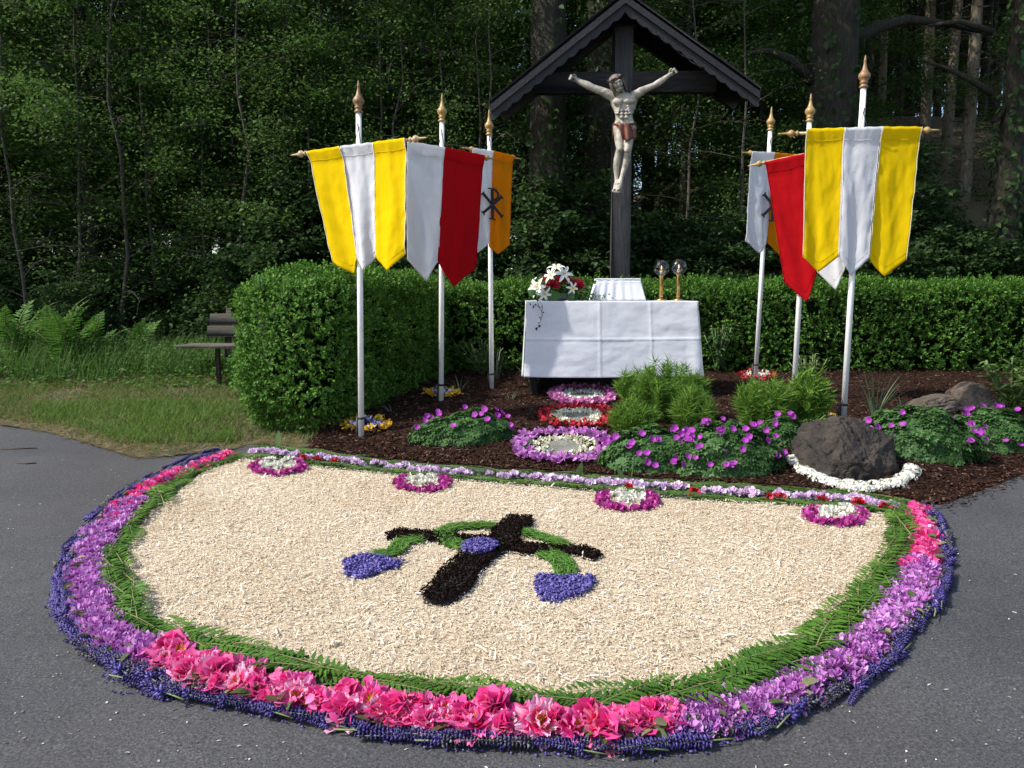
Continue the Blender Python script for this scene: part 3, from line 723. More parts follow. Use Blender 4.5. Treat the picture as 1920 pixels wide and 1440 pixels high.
# conifers in the wood on the right: bare trunks with dead twigs
def conifer_data(seed, H, r0, mat):
    r = np.random.default_rng(seed)
    zz = np.linspace(0, H, 24); tr = np.column_stack([.08*np.sin(zz*.4+seed), .05*np.cos(zz*.5), zz])
    trunk = tube(tr, r0*(1-.75*zz/H), 10); br = []; pos = []; D = []
    for i in range(46):
        z = 1.0 + (H*.55-1.0)*r.random(); a = r.random()*2*PI; L = .4+1.1*r.random(); t = np.linspace(0, 1, 4)
        c = np.array([0, 0, z]); br.append(tube(c+np.column_stack([np.cos(a)*L*t, np.sin(a)*L*t, L*(.1*t-.35*t*t)])+r.normal(size=(4, 3))*.03, .012*(1-.7*t), 4))
    for i in range(70):
        z = H*.42+(H*.56)*(i/70); a = i*2.4; L = 2.3*(1-(z-H*.42)/(H*.62))+.3; t = np.linspace(0, 1, 4)
        pp = np.array([0, 0, z])+np.column_stack([np.cos(a)*L*t, np.sin(a)*L*t, L*(.12*t-.45*t*t)]); br.append(tube(pp, .02*(1-.7*t), 4))
        m = 130; f = r.random(m); q = np.column_stack([np.interp(f*3, range(4), pp[:, c]) for c in range(3)])+r.normal(size=(m, 3))*np.array([.16, .16, .07])
        pos.append(q); dd = r.normal(size=(m, 3))*.6+np.array([np.cos(a), np.sin(a), -.35]); D.append(dd)
    pos = np.concatenate(pos); D = np.concatenate(D)
    lv = scatter(LEAF, pos, frames(D, r.normal(size=pos.shape)*.5+np.array([0,0,1])), np.column_stack([np.full(len(pos), .09), .16+.12*r.random(len(pos)), np.full(len(pos), .1)]))
    return mk('conifer_trunk', *trunk, M[mat]), mk('dead_twigs', *join(*br), M['twig']), mk('conifer_crown', *lv, M['needle'], False)
CON = [conifer_data(1, 13, .17, 'palebark'), conifer_data(2, 14, .15, 'bark'), conifer_data(3, 12, .12, 'palebark')]
con = [(1782,15.2,0,.9),(1752,16.8,0,.85),(1890,15.8,0,1.1),(1912,17.0,2,1.2),(1700,17.5,0,.9),(1628,20.0,2,1.0),(1570,21,1,1.0),(1590,19,1,.8),(1655,22,1,1),(1722,23,1,1),(1808,22,1,1.0),(1835,19.5,1,1.1),(1945,19,1,1),(1985,16.5,0,1),(2060,15.5,1,1.2),(2120,18,0,1),(1500,22,1,1.1),(1460,19,1,1),(1420,20.5,1,1),(1540,17.5,1,.8),(1680,25,1,1),(1765,26,1,1),(1860,24,1,1),(1610,24.5,1,1)]
for i, (px, Y, k, s) in enumerate(con):
    x = X_at(px, Y); z = float(gz(x, Y))-.1
    lab = ('pale sunlit conifer trunk with dead twigs in the wood behind the right banners' if k == 0 else 'thin pale conifer trunk deep in the wood on the right' if k == 2 else 'dark bare conifer trunk deep in the wood on the right')
    r = thing('conifer', (x, Y, z), lab, 'tree', 'conifers in the wood on the right', rot=(0, 0, i*1.3)); r.scale = (s*.8, s*.8, 1)
    add('trunk', CON[k][0], r); add('dead_twigs', CON[k][1], r); c = add('crown', CON[k][2], r); c['kind'] = 'stuff'

# undergrowth shrubs between hedge and trunks
SH = []
for i in range(4):
    t, b, l = tree_data(200+i, 2.3, .03, .1, 26, 1.15, 7000, .085 if i != 3 else .11, droop=.1, leafT=LEAF6, spread=.16)
    SH.append((mk('shrub_stem', *t, M['twig']), mk('shrub_twigs', *b, M['twig']), mk('shrub_foliage', *l, M['leafB'], False)))
shrubs = []
for i in range(46):
    px = -120 + 2060*((i*.618+.13) % 1); Y = 11.0+2.2*((i*.37) % 1)
    if 1700 < px: Y += .3
    sc = .62+.5*random.random()
    if px > 1640: sc *= .62
    if px < 420: sc *= .8; Y += .5
    if 1040 < px < 1290: Y = max(Y, 12.3)
    shrubs.append((px, Y, sc))
zone = lambda p_: 0 if p_ < 470 else 1 if p_ < 980 else 2 if p_ < 1400 else 3
for i, (px, Y, sc) in enumerate(shrubs):
    x = X_at(px, Y); z = float(gz(x, Y))-.1
    where = 'left of the box hedge' if px < 470 else 'behind the left banners' if px < 980 else 'behind the hedge beside the crucifix post' if px < 1400 else 'behind the hedge at the right banners'
    r = thing('woodland_shrub', (x, Y, z), f'dark leafy woodland shrub {where}, {nth(1+sum(1 for q_ in shrubs if q_[0] < px and zone(q_[0]) == zone(px)))} from the left', 'shrub', f'woodland shrubs {where}', rot=(0, 0, i*1.1)); r.scale = (sc*1.1, sc*1.1, sc)
    k = SH[i % 4]; add('stem', k[0], r); add('twigs', k[1], r); c = add('foliage', k[2], r); c['kind'] = 'stuff'

# ------------------------------------------------------------------ ferns
def frond_mesh(seed, n=24, L=1.0, W=.24, arch=0.0, dens=2.4):
    """leaflets with toothed edges either side of a curved stalk; returns (stalk geo, leaflet geo)"""
    r = np.random.default_rng(seed); t = np.linspace(0, 1, 14)
    path = lambda f: np.array([.05*L*math.sin(f*2+seed), L*f, arch*(math.sin(f*PI*.62)*.9 - .35*f*f)])
    stalk = tube([path(f) for f in t], .009*L*(1-.8*t)+.001, 5)
    pos = []; D = []; N = []; sc = []
    for i in range(n):
        f = .12+.87*i/(n-1); w = W*L*math.sin(PI*min(1, (f*.92+.10)))**.75*(1.15-.35*f)
        for sg in (-1, 1):
            c = path(f); dirn = np.array([sg*.92, .38+.1*r.normal(), .10*r.normal()-.05]); dirn /= np.linalg.norm(dirn)
            pos.append(c); D.append(dirn*w); N.append(np.array([.25*r.normal(), .25*r.normal(), 1.])); sc.append((L/n*.92, w))
            if w > .4*W*L:      # the little lobes that make a leaflet look toothed
                for g in (.3, .5, .7):
                    for s2 in (-1, 1):
                        side = np.cross(dirn, [0, 0, 1])*s2; pos.append(c+dirn*w*g); D.append(side*.8+dirn*.7); N.append(np.array([0, 0, 1.])+.2*r.normal(size=3)); sc.append((L/n*.42, L/n*.62*(1.2-g)))
    pos, D, N, sc = map(np.array, (pos, D, N, sc))
    return stalk, scatter(LEAF, pos, frames(D, N), np.column_stack([sc[:, 0]*1.25, sc[:, 1], sc[:, 1]*.6]))
FR = []
for i in range(4):
    s_, l_ = frond_mesh(i+1, 18, 1.0, .27, .10)
    FR.append((mk('frond_stalk', *s_, M['rachis']), mk('frond_leaflets', *l_, M['fern'], False)))
WF = []
for i in range(3):
    s_, l_ = frond_mesh(i+11, 24, 1.0, .19, .42)
    WF.append((mk('wild_frond_stalk', *s_, M['rachis']), mk('wild_frond_leaflets', *l_, M['wildfern'], False)))
def wild_fern(px, py, Y, size, nf, label, face=None):
    q = P(px, py, Y); x, y = q[0], q[1]; z = float(gz(x, y))-.02
    r = thing('wild_fern', (x, y, z), label, 'fern', 'ferns at the forest edge')
    for i in range(nf):
        f = WF[i % 3]; a = i*2*PI/nf+.5*random.random()
        st = add('frond', f[1], r, (0,0,0), (random.uniform(.65, 1.15), random.uniform(-.2,.2), a), size*random.uniform(.72, 1.08)); s2 = add('stalk', f[0], st)
wild_fern(25, 560, 10.2, 1.0, 11, 'large bright fern at the far left edge of the picture')
wild_fern(120, 590, 10.0, 1.05, 12, 'tall bright fern with arching fronds in front of the dark forest')
wild_fern(175, 600, 10.4, .9, 9, 'smaller fern right of the tall arching fern')
wild_fern(255, 590, 10.9, .75, 8, 'shaded fern between the tall fern and the bench')
wild_fern(-60, 570, 10.4, .9, 9, 'fern beyond the left edge of the picture')

# ------------------------------------------------------------------ the flower carpet on the road
ST = [  # stations round the border, in photograph pixels: shavings edge, fern/flower edge, flower/lupin edge, outer edge
 ((465,858),(440,850),(420,845),(410,840)),((395,880),(365,876),(345,871),(330,866)),((338,923),(296,906),(270,900),(246,910)),
 ((277,970),(243,968),(190,958),(174,960)),((240,1048),(188,1042),(140,1040),(118,1036)),((238,1087),(193,1088),(135,1090),(108,1090)),
 ((265,1128),(207,1128),(143,1134),(98,1132)),((294,1164),(237,1172),(172,1190),(130,1190)),((372,1188),(320,1208),(237,1222),(190,1234)),
 ((470,1219),(411,1240),(333,1262),(237,1278)),((555,1237),(490,1257),(405,1288),(331,1302)),((640,1259),(600,1277),(535,1318),(500,1334)),
 ((780,1275),(755,1300),(735,1350),(735,1378)),((947,1298),(920,1316),(899,1366),(899,1391)),((1128,1306),(1128,1332),(1128,1372),(1128,1403)),
 ((1240,1294),(1260,1321),(1270,1358),(1280,1396)),((1380,1248),(1385,1302),(1400,1338),(1410,1362)),((1440,1222),(1460,1270),(1490,1302),(1510,1326)),
 ((1532,1174),(1584,1202),(1622,1232),(1650,1256)),((1580,1128),(1642,1138),(1694,1155),(1730,1160)),((1628,1083),(1674,1097),(1739,1110),(1768,1121)),
 ((1654,1037),(1698,1040),(1759,1048),(1786,1060)),((1672,984),(1715,996),(1753,998),(1779,1000)),((1666,964),(1704,948),(1736,950),(1756,958))]
def smooth_curve(pts, n):
    pts = np.array(pts, float); m = len(pts); d = np.r_[0, np.cumsum(np.linalg.norm(np.diff(pts, axis=0), axis=1))]
    t = np.linspace(0, d[-1], n); tang = np.gradient(pts, d, axis=0); outp = []
    for q in t:
        i = min(m-2, max(0, np.searchsorted(d, q)-1)); h = d[i+1]-d[i]; u = (q-d[i])/h
        outp.append((2*u**3-3*u*u+1)*pts[i]+(u**3-2*u*u+u)*h*tang[i]+(-2*u**3+3*u*u)*pts[i+1]+(u**3-u*u)*h*tang[i+1])
    return np.array(outp), d/d[-1]
LIFT = [.03, .05, .06, .03]
CUR = []; KN = []
for k in range(4):
    pts = [on_road(*s[k], LIFT[k]) for s in ST]
    CUR.append(pts)
KT = np.linspace(0, 1, len(ST))
CURA = [np.array(c) for c in CUR]
def cur(k, t):
    """curve k at station parameter t (0..23)"""
    t = np.clip(t, 0, len(ST)-1); i = np.minimum(np.floor(t).astype(int), len(ST)-2); u = t-i
    p = CURA[k]; p0 = p[np.maximum(i-1, 0)]; p1 = p[i]; p2 = p[i+1]; p3 = p[np.minimum(i+2, len(ST)-1)]; u = u[..., None]
    return .5*((2*p1)+(p2-p0)*u+(2*p0-5*p1+4*p2-p3)*u*u+(3*p1-p0-3*p2+p3)*u**3)
def band(a, b, t, w):
    t = np.atleast_1d(np.asarray(t, float)); w = np.atleast_1d(np.asarray(w, float))
    p = cur(a, t)*(1-w[:, None]) + cur(b, t)*w[:, None]; q = cur(1, t+.05)-cur(1, t-.05)
    p[:, 2] = gz(p[:, 0], p[:, 1]); q[:, 2] = SLOPE*q[:, 1]; q /= np.linalg.norm(q, axis=1, keepdims=True)
    return p, q
BK = [((465,858),(480,834)),((590,873),(600,846)),((700,884),(710,862)),((850,898),(860,876)),((1000,909),(1010,885)),((1150,923),(1160,895)),((1300,935),(1310,905)),((1450,943),(1460,915)),((1600,953),(1610,925)),((1666,964),(1700,940))]
BKA = [np.array([on_road(*b[k], .03) for b in BK]) for k in range(2)]
def back(t, w):
    i = np.minimum(np.floor(t).astype(int), len(BK)-2); u = (t-i)[:, None]
    f = lambda A: A[i]*(1-u)+A[i+1]*u
    p = f(BKA[0])*(1-w[:, None])+f(BKA[1])*w[:, None]; p[:, 2] = gz(p[:, 0], p[:, 1])
    q = f(BKA[0]*0+np.gradient(BKA[0], axis=0)); q /= np.linalg.norm(q, axis=1, keepdims=True); return p, q
tt = np.linspace(0, len(ST)-1, 140)
inner = cur(0, tt); outer_ = cur(3, tt)
area_poly = np.concatenate([inner[:, :2], BKA[0][::-1, :2]])
c0 = np.array([on_road(940, 1060)[0], on_road(940, 1060)[1]])
carpet = thing('wood_shaving_carpet', (c0[0], c0[1], float(gz(*c0))), 'pale wood shavings spread on the road inside the flower border', 'flower carpet')
g = mound(c0+(area_poly-c0)*1.02, .035, .012, .05, .010, 22, .9)
part('shaving_layer', g, M['shav_base'], carpet)
n = 72000
p = in_poly(c0+(area_poly-c0)*1.01, n)
pos = np.column_stack([p, gz(p[:, 0], p[:, 1])+.022+.012*rng.random(n)])
L_ = .008+.024*rng.random(n)**2.2; L_[:500] = .035+.035*rng.random(500); w_ = .0022+.0030*rng.random(n); w_[:500] *= 1.7; pos[:500, 2] += .008
g = scatter(CURL, pos, flatR(n, .7), np.column_stack([w_, L_, L_*(.2+.7*rng.random(n))]))
part('loose_shavings', g, M['shaving'], carpet, False, kind='stuff')

def petal_mesh(name, mat, w=.42, cup=.30, frill=.06, seed=0):
    r = random.Random(seed)
    def fn(u, v):
        x = (u-.5)*2; wid = w*1.12*math.sin(PI*min(1, .10+v*.72))**.8
        z = cup*(x*x*.5*v) + .35*v*v*cup*2 - .10*v + frill*v*v*math.sin(x*7+seed)
        e = sstep((v-.55)/.45)
        return (x*wid*(1-.06*e), v*(1-.26*x*x) + frill*.45*math.sin(x*6+seed*2)*e - (.07*math.exp(-(x/.16)**2)*e), z + .035*math.sin(x*10+seed)*e)
    V, F = grid(fn, 9, 7); return mk(name, V, F, mat)
PM = {}
for key in 'ABC':
    PM[key] = [petal_mesh('petal', M['peony'+key], .29+.05*i, .14+.13*i, .06, i) for i in range(3)]
stamen_pos = rand_dirs(40)*np.array([.5, .5, .3])+np.array([0, 0, .4]); 
STAM = mk('stamens', *scatter(LEAF, np.zeros((40, 3)), frames(stamen_pos, rand_dirs(40)), np.column_stack([np.full(40, .10), .30+.2*rng.random(40), np.full(40, .1)])), M['yellowp'], False)
BUDM = {}
def closed_heart(seed):
    r = np.random.default_rng(seed); n = 34
    d = rand_dirs(n); d[:, 2] = np.abs(d[:, 2])*1.1+.25; d /= np.linalg.norm(d, axis=1, keepdims=True)
    return scatter(PETAL, np.zeros((n, 3)), frames(d, rand_dirs(n)), .34+.22*r.random(n))
HEART = [mk('inner_petals', *closed_heart(i), M['pink'], True) for i in range(3)]
def peony(p, size, key, kind, label, group, lean):
    r = thing('peony', p, label, 'flower', group, rot=lean); r.scale = (size,)*3
    if kind == 0:   # open, petals in a bowl
        rows = [(9, .68, .12, 0), (7, .58, .45, 1), (4, .40, .85, 2)]
    elif kind == 1:  # shaggy double flower
        rows = [(8, .66, .05, 0), (7, .54, .35, 1)]
    else:            # fan lying on its side
        rows = [(9, .74, .02, 0), (7, .62, .28, 1), (4, .42, .7, 2)]
    for (m, L, tilt, v) in rows:
        for i in range(m):
            a = i*2*PI/m + v*.5 + random.uniform(-.2, .2); t = tilt+random.uniform(-.15, .15)
            R = rotz(a) @ rotx(t)
            o = add('petal', PM[key][v], r, (0, 0, .05*v)); 
            from mathutils import Matrix
            o.rotation_euler = Matrix(R.tolist()).to_euler(); s = L*random.uniform(.85, 1.1); o.scale = (s*random.uniform(.85, 1.15), s, s)
    if kind == 1: add('inner_petals', HEART[random.randrange(3)], r, (0, 0, .08), (0, 0, random.random()*6), 1.0)
    else: add('stamens', STAM, r, (0, 0, .10), None, .7)
    return r
rnd = random.Random(3)
PEO = []
for i, t in enumerate(np.linspace(8.2, 14.95, 26)): PEO.append((t, .24+.16*((i*7) % 3), .120))
for i, t in enumerate(np.linspace(8.5, 14.85, 24)): PEO.append((t, .66+.08*(i % 3), .105))
PEO.sort()
words = ['pale edged double', 'deep pink fan shaped', 'rose pink open', 'bright pink double', 'flat spread pink', 'shaggy crimson hearted']
for i, (t, w, sz) in enumerate(PEO):
    p, q = band(1, 2, t, w); p = p[0]; p[2] += .035+.02*rnd.random()
    kind = [1, 2, 0, 1, 2, 1][i % 6]; key = 'ABACBB'[i % 6]
    if t > 13.2 and i % 3 == 0: key = 'C'
    if t > 14.2 and i % 2: key = 'B'
    side = 'beside the fern edge' if w < .6 else 'against the blue lupins'
    peony(p, sz*rnd.choice([.72, .85, .95, 1.1, 1.3]), key, kind, f'{words[i % 6]} peony {side}, {nth(i+1)} from the left',
          'pink peonies along the front of the carpet border', (rnd.uniform(.1, .75), rnd.uniform(-.4, .4), rnd.uniform(-.4, .4)))
n = 900; t = 8.1+rng.random(n)*6.9; p, q = band(1, 2, t, .05+.95*rng.random(n)); p[:, 2] += .02+.045*rng.random(n)
D = rand_dirs(n); D[:, 2] = .25*np.abs(D[:, 2])
tag(add('loose_peony_petals', mk('loose_peony_petals', *scatter(PETAL, p, frames(D, rand_dirs(n)*.5+np.array([0,0,1])), .028+.030*rng.random(n)), M['pink'], True)), 'loose pink petals strewn between the peonies along the front of the border', 'petals', kind='stuff')
n = 190; t = 2+rng.random(n)*20.5; p, q = band(1, 2, t, .75+.35*rng.random(n)); p[:, 2] += .045+.03*rng.random(n)
tag(add('stray_leaves', mk('stray_leaves', *scatter(LEAF6, p, flatR(n, .9), .03+.04*rng.random(n)), M['strayleaf'], False)), 'stray green and browned leaves and sepals caught in the flower border', 'leaves', kind='stuff')
# pink blossoms at the two back ends of the border
PB = [mk('pink_blossom', *blossom_cluster(9, .036, .034, 60+i), M['pink'], False) for i in range(3)]
MB_ = [mk('mauve_blossom', *blossom_cluster(9, .036, .032, 70+i), M['mauvepink'], False) for i in range(3)]
def lay(name, meshes, ts, ws, a, b, zo, s0, s1, label, cat, group):
    p, q = band(a, b, ts, ws)
    for i in range(len(p)):
        o = add(name, meshes[i % len(meshes)], None, p[i]+np.array([0, 0, zo]), (rnd.uniform(-.5, .5), rnd.uniform(-.5, .5), rnd.uniform(0, 6.3)), rnd.uniform(s0, s1))
        tag(o, label, cat, group)
n = 44
lay('pink_blossom', PB+MB_[:1], np.linspace(0, 3.2, n), np.array([.15+.7*((i*.618) % 1) for i in range(n)]), 1, 2, .02, .8, 1.2, 'crimson pink blossom in the narrow back left end of the border', 'flower', 'pink blossoms at the back left of the border')
n = 40
lay('pink_blossom', PB, np.linspace(20.7, 23, n), np.array([.1+.8*((i*.618) % 1) for i in range(n)]), 1, 2, .02, .9, 1.3, 'hot pink blossom at the back right end of the border beside the blue lupins', 'flower', 'pink blossoms at the back right of the border')
RH = [mk('rhododendron_truss', *blossom_cluster(17, .043, .034, 40+i, T=PETAL2), M['lilac'], True) for i in range(5)]
n = 138
lay('rhododendron_truss', RH, np.linspace(2.5, 8.5, n), np.array([.06+.88*((i*.618) % 1) for i in range(n)]), 1, 2, .02, .85, 1.25, 'lilac rhododendron blossom in the left curve of the carpet border', 'flower', 'lilac rhododendron blossoms on the left of the border')
n = 160
lay('rhododendron_truss', RH, np.linspace(14.85, 20.9, n), np.array([.06+.88*((i*.618) % 1) for i in range(n)]), 1, 2, .02, .85, 1.25, 'lilac rhododendron blossom in the right curve of the carpet border', 'flower', 'lilac rhododendron blossoms on the right of the border')
# lupins
def lupin(seed, mat, full=1.0):
    r = np.random.default_rng(seed); pos = []; D = []; sc = []
    for i in range(17):
        f = i/16; y = .30+.68*f; rad = .035*(1-f)**.6+.008
        for k in range(7):
            if r.random() > full: continue
            a = k*2*PI/7+i*.5+r.random()*.3; d = np.array([math.cos(a), .35+.7*f, math.sin(a)])
            pos.append([math.cos(a)*.008, y, math.sin(a)*.008]); D.append(d); sc.append((.072-.044*f)*(.85+.3*r.random()))
    D = np.array(D); st = tube([[.01*math.sin(v*3+seed), v, 0] for v in np.linspace(0, 1, 6)], [.008,.0075,.007,.006,.005,.003], 6)
    return mk('stem', *st, M['stem']), mk('florets', *scatter(FLORET, np.array(pos), frames(D, rand_dirs(len(D))), np.array(sc)), mat, False)
LU = [lupin(1, M['lupin']), lupin(2, M['lupin']), lupin(3, M['lupin'], .85), lupin(4, M['fadedlupin'], .8), lupin(5, M['fadedlupin'], .9)]
def lay_lupin(p, q, L, k, label, group, jit=.25, flip=False):
    a = math.atan2(-q[0], q[1]) + (PI if flip else 0) + rnd.uniform(-jit, jit)
    d = np.array([-math.sin(a), math.cos(a), 0])
    r = thing('lupin', p - d*L*.5 + np.array([0, 0, .028]), label, 'lupin', group, rot=(SLOPE*d[1]+rnd.uniform(-.03, .08), rnd.uniform(0, 6.28)*0, a)); r.scale = (L*1.25, L, L*1.25)
    add('stem', LU[k][0], r); add('florets', LU[k][1], r)
for (t0, t1, n, where, grp) in ((0, 3.3, 46, 'along the back left end of the carpet border', 'lupins at the back left'), (3.3, 8.6, 52, 'along the outside of the left curve', 'lupins on the left curve'), (8.6, 15.6, 44, 'below the pink peonies along the front edge', 'lupins along the front'), (15.6, 23, 80, 'along the outside of the right curve', 'lupins on the right curve')):
    for i in range(n):
        t = t0+(t1-t0)*(i+rnd.random()*.6)/n; w = [.14, .48, .84][i % 3]+rnd.uniform(-.1, .1)
        p, q = band(2, 3, t, w)
        faded = rnd.random() < (.35 if (13 < t < 15.2 or t > 15.6) and w > .3 else .25)
        k = rnd.choice([3, 4]) if faded else rnd.choice([0, 1, 2])
        lay_lupin(p[0], q[0], rnd.uniform(.24, .34) if t0 > 0 else rnd.uniform(.19, .27), k, ('faded dark lupin spike lying ' if faded else 'violet blue lupin spike lying ')+where, ('faded ' if faded else 'violet ')+grp, .22, rnd.random() < .75)
# fern fronds
def lay_frond(p, q, L, label, group, jit=.35, dz=.035, wid=1.0):
    flip = rnd.random() < .3
    a = math.atan2(-q[0], q[1]) + (PI if flip else 0) + rnd.uniform(-jit, jit); d = np.array([-math.sin(a), math.cos(a), 0])
    r = thing('fern_frond', p - d*L*.5+np.array([0, 0, dz+rnd.uniform(0, .02)]), label, 'fern frond', group, rot=(SLOPE*d[1]+rnd.uniform(-.04, .06), rnd.uniform(-.25, .25), a)); r.scale = (L*wid, L, L*.7)
    f = FR[rnd.randrange(4)]; add('stalk', f[0], r); add('leaflets', f[1], r)
n = 118
for i in range(n):
    t = 23*(i+.3*rnd.random())/n; w = [.30, .70, .5][i % 3]+rnd.uniform(-.1, .1)
    p, q = band(0, 1, t, w); wl = np.linalg.norm(cur(0, np.array([t]))-cur(1, np.array([t])))
    where = 'left' if t < 8.5 else 'front' if t < 15.6 else 'right'
    lay_frond(p[0], q[0], rnd.uniform(.34, .48) if t > 2 else .28, f'green fern frond laid along the {where} inner edge of the flower border', f'fern fronds on the {where} of the carpet', .30, .03, max(.45, min(1.0, wl/.17))*.95)
# straight back edge: fern, pale lilac blossoms, fern, a few red bits
for i in range(66):
    t = np.array([9*(i+.5*rnd.random())/66]); w = np.array([.12 if i % 2 else .90])
    p, q = back(t, w); lay_frond(p[0], q[0], rnd.uniform(.24, .34), f"green fern frond in the straight back edge, {'nearest the wood shavings' if i % 2 else 'nearest the bark mulch'}", 'fern fronds in the back edge', .25, .02, .55)
PL = [mk('pale_blossom', *blossom_cluster(9, .030, .030, 80+i), M['palelilac'], True) for i in range(4)]
for i in range(92):
    t = 9*(i+rnd.random()*.5)/92
    if any(abs(t-g_) < .07 for g_ in (1.9, 3.3, 5.95, 6.9)): continue
    p, q = back(np.array([t]), np.array([.50+.12*rnd.uniform(-1, 1)]))
    o = add('pale_blossom', PL[i % 4], None, p[0]+np.array([0, 0, .03]), (rnd.uniform(-.4,.4), rnd.uniform(-.4,.4), rnd.uniform(0,6)), rnd.uniform(.75, 1.1))
    tag(o, 'pale lilac blossom in the row between bark mulch and wood shavings', 'flower', 'pale lilac blossoms in the back row')
RB_ = [mk('red_blossom', *blossom_cluster(4, .03, .035, 90+i), M['redp'], False) for i in range(2)]
for i, t in enumerate((.8, 1.0, 1.3, 5.2, 6.0, 6.9, 7.05, 7.6, 8.05, 8.2, 8.8)):
    p, q = back(np.array([t]), np.array([.28])); o = add('red_blossom', RB_[i % 2], None, p[0]+np.array([0, 0, .03]), (0, 0, i), 1.0)
    tag(o, 'small red blossom tucked below the pale lilac row', 'flower', 'red blossoms in the back row')
# pointed pale leaves sticking up from the back row
for i, (px, py) in enumerate(((520,842),(1083,905),(1172,912),(1182,908))):
    q = on_road(px, py); root_lab = ['pale pointed leaf standing up at the left end of the back row', 'pale pointed leaf standing in the middle of the back row', 'left of two pale leaves standing near the third flower crescent', 'right of two pale leaves standing near the third flower crescent'][i]
    V, F = grid(lambda u, v: ((u-.5)*.05*math.sin(PI*min(1, .1+.9*v)), .02*v, .13*v+.02*(u-.5)**2), 4, 6)
    V = V @ rotz(.4*i).T @ roty([.1, .3, -.35, .3][i]).T
    solo('leaf', (V+np.array([q[0], q[1], float(gz(q[0], q[1]))+.02]), F), M['brightleaf'], (q[0], q[1], float(gz(q[0], q[1]))+.02), root_lab, 'leaf')

n = 4200
t = rng.random(n)*23; w = rng.random(n)*1.05-.02; p, q = band(0, 1, t, w); p[:, 2] += .010+.012*rng.random(n)
t2 = rng.random(5200)*9; w2 = np.where(rng.random(5200) < .5, .02+.34*rng.random(5200), .66+.36*rng.random(5200)); p2, q2 = back(t2, w2); p2[:, 2] += .012+.022*rng.random(5200)
pp = np.concatenate([p, p2]); n = len(pp)
tag(add('fern_trimmings', mk('fern_trimmings', *scatter(LEAF, pp, flatR(n, .9), np.column_stack([.014+.012*rng.random(n), .025+.03*rng.random(n), .02*np.ones(n)])), M['fern'], False)), 'loose green fern trimmings filling the green bands of the flower border', 'fern trimmings', kind='stuff')
# four crescents of magenta and white flowers on the shavings
MG = [mk('magenta_flower', *blossom_cluster(6, .028, .032, 110+i), M['magenta'], False) for i in range(3)]
WHF = [mk('white_flower', *blossom_cluster(5, .022, .026, 120+i), M['whitep'], False) for i in range(3)]
for ci, (cx, cy, wx, hy, lab) in enumerate(((521,875,46,14,'first flower crescent from the left, magenta with white centre, nearest the box hedge'),(792,906,45,14,'second flower crescent from the left, small, magenta with sparse white centre'),(1177,937,49,18,'third flower crescent from the left, magenta with white and yellow centre'),(1567,966,50,17,'rightmost flower crescent, magenta with white centre, below the dark boulder'))):
    c = on_road(cx, cy, .03); root = thing('flower_crescent', (c[0], c[1], float(gz(c[0], c[1]))+.02), lab, 'flower arrangement', 'magenta and white flower crescents')
    for i in range(15):
        a = PI*(1.0+(-.22+1.44*i/14)); q = on_road(cx+wx*math.cos(a), cy-hy*math.sin(a)*.95+1, .03)
        add('magenta_flower', MG[i % 3], root, np.array([q[0]-c[0], q[1]-c[1], float(gz(q[0], q[1])-gz(c[0], c[1]))+.005]), (rnd.uniform(-.3,.3), 0, rnd.uniform(0, 6)), rnd.uniform(.9, 1.3))
    for i in range(20):
        q = on_road(cx+wx*.72*rnd.uniform(-1, 1), cy-hy*rnd.uniform(-.25, .85), .03)
        add('white_flower', WHF[i % 3], root, np.array([q[0]-c[0], q[1]-c[1], float(gz(q[0], q[1])-gz(c[0], c[1]))+.008]), (0, 0, rnd.uniform(0, 6)), rnd.uniform(.9, 1.25))

# the cross of black soil with grass ribbons and violet petals
def zp(pts, off=.03): return np.array([on_road(620+a/3.556, 940+b/3.556, off)[:2] for a, b in pts])
def crumbs(poly, n, s, zo, T=CHIP, tilt=1.0):
    p = in_poly(poly, n); p = p + rng.normal(size=p.shape)*.0035
    pos = np.column_stack([p, gz(p[:, 0], p[:, 1])+zo+.012*rng.random(n)])
    return scatter(T, pos, flatR(n, tilt), np.column_stack([s*(.5+rng.random(n)), s*(.5+rng.random(n)), s*(.5+rng.random(n))]))
UPR = zp([(1190,108),(1345,120),(1350,165),(1270,205),(1250,290),(1130,360),(1060,420),(1000,480),(940,590),(860,640),(770,695),(640,690),(600,620),(690,540),(720,490),(790,420),(860,360),(1000,330),(1060,260),(1080,200)])
ARM = zp([(365,225),(450,190),(700,210),(850,230),(1070,240),(1300,280),(1480,305),(1700,305),(1770,335),(1820,370),(1760,395),(1650,370),(1480,345),(1280,360),(1140,320),(1060,275),(850,270),(760,285),(600,265),(430,245),(370,262)])
c = UPR.mean(0)
root = thing('soil_cross', (c[0], c[1], float(gz(*c))+.02), 'slanting cross of black soil heaped on the wood shavings', 'cross')
part('upright', mound(UPR, .012, .030, .04, .022, 60, .4), M['soil'], root)
part('arm', mound(ARM, .012, .022, .03, .020, 60, .4), M['soil'], root)
part('soil_crumbs', cat_np(crumbs(UPR, 4200, .009, .046), crumbs(ARM, 3000, .009, .036)), M['crumb'], root, False, kind='stuff')
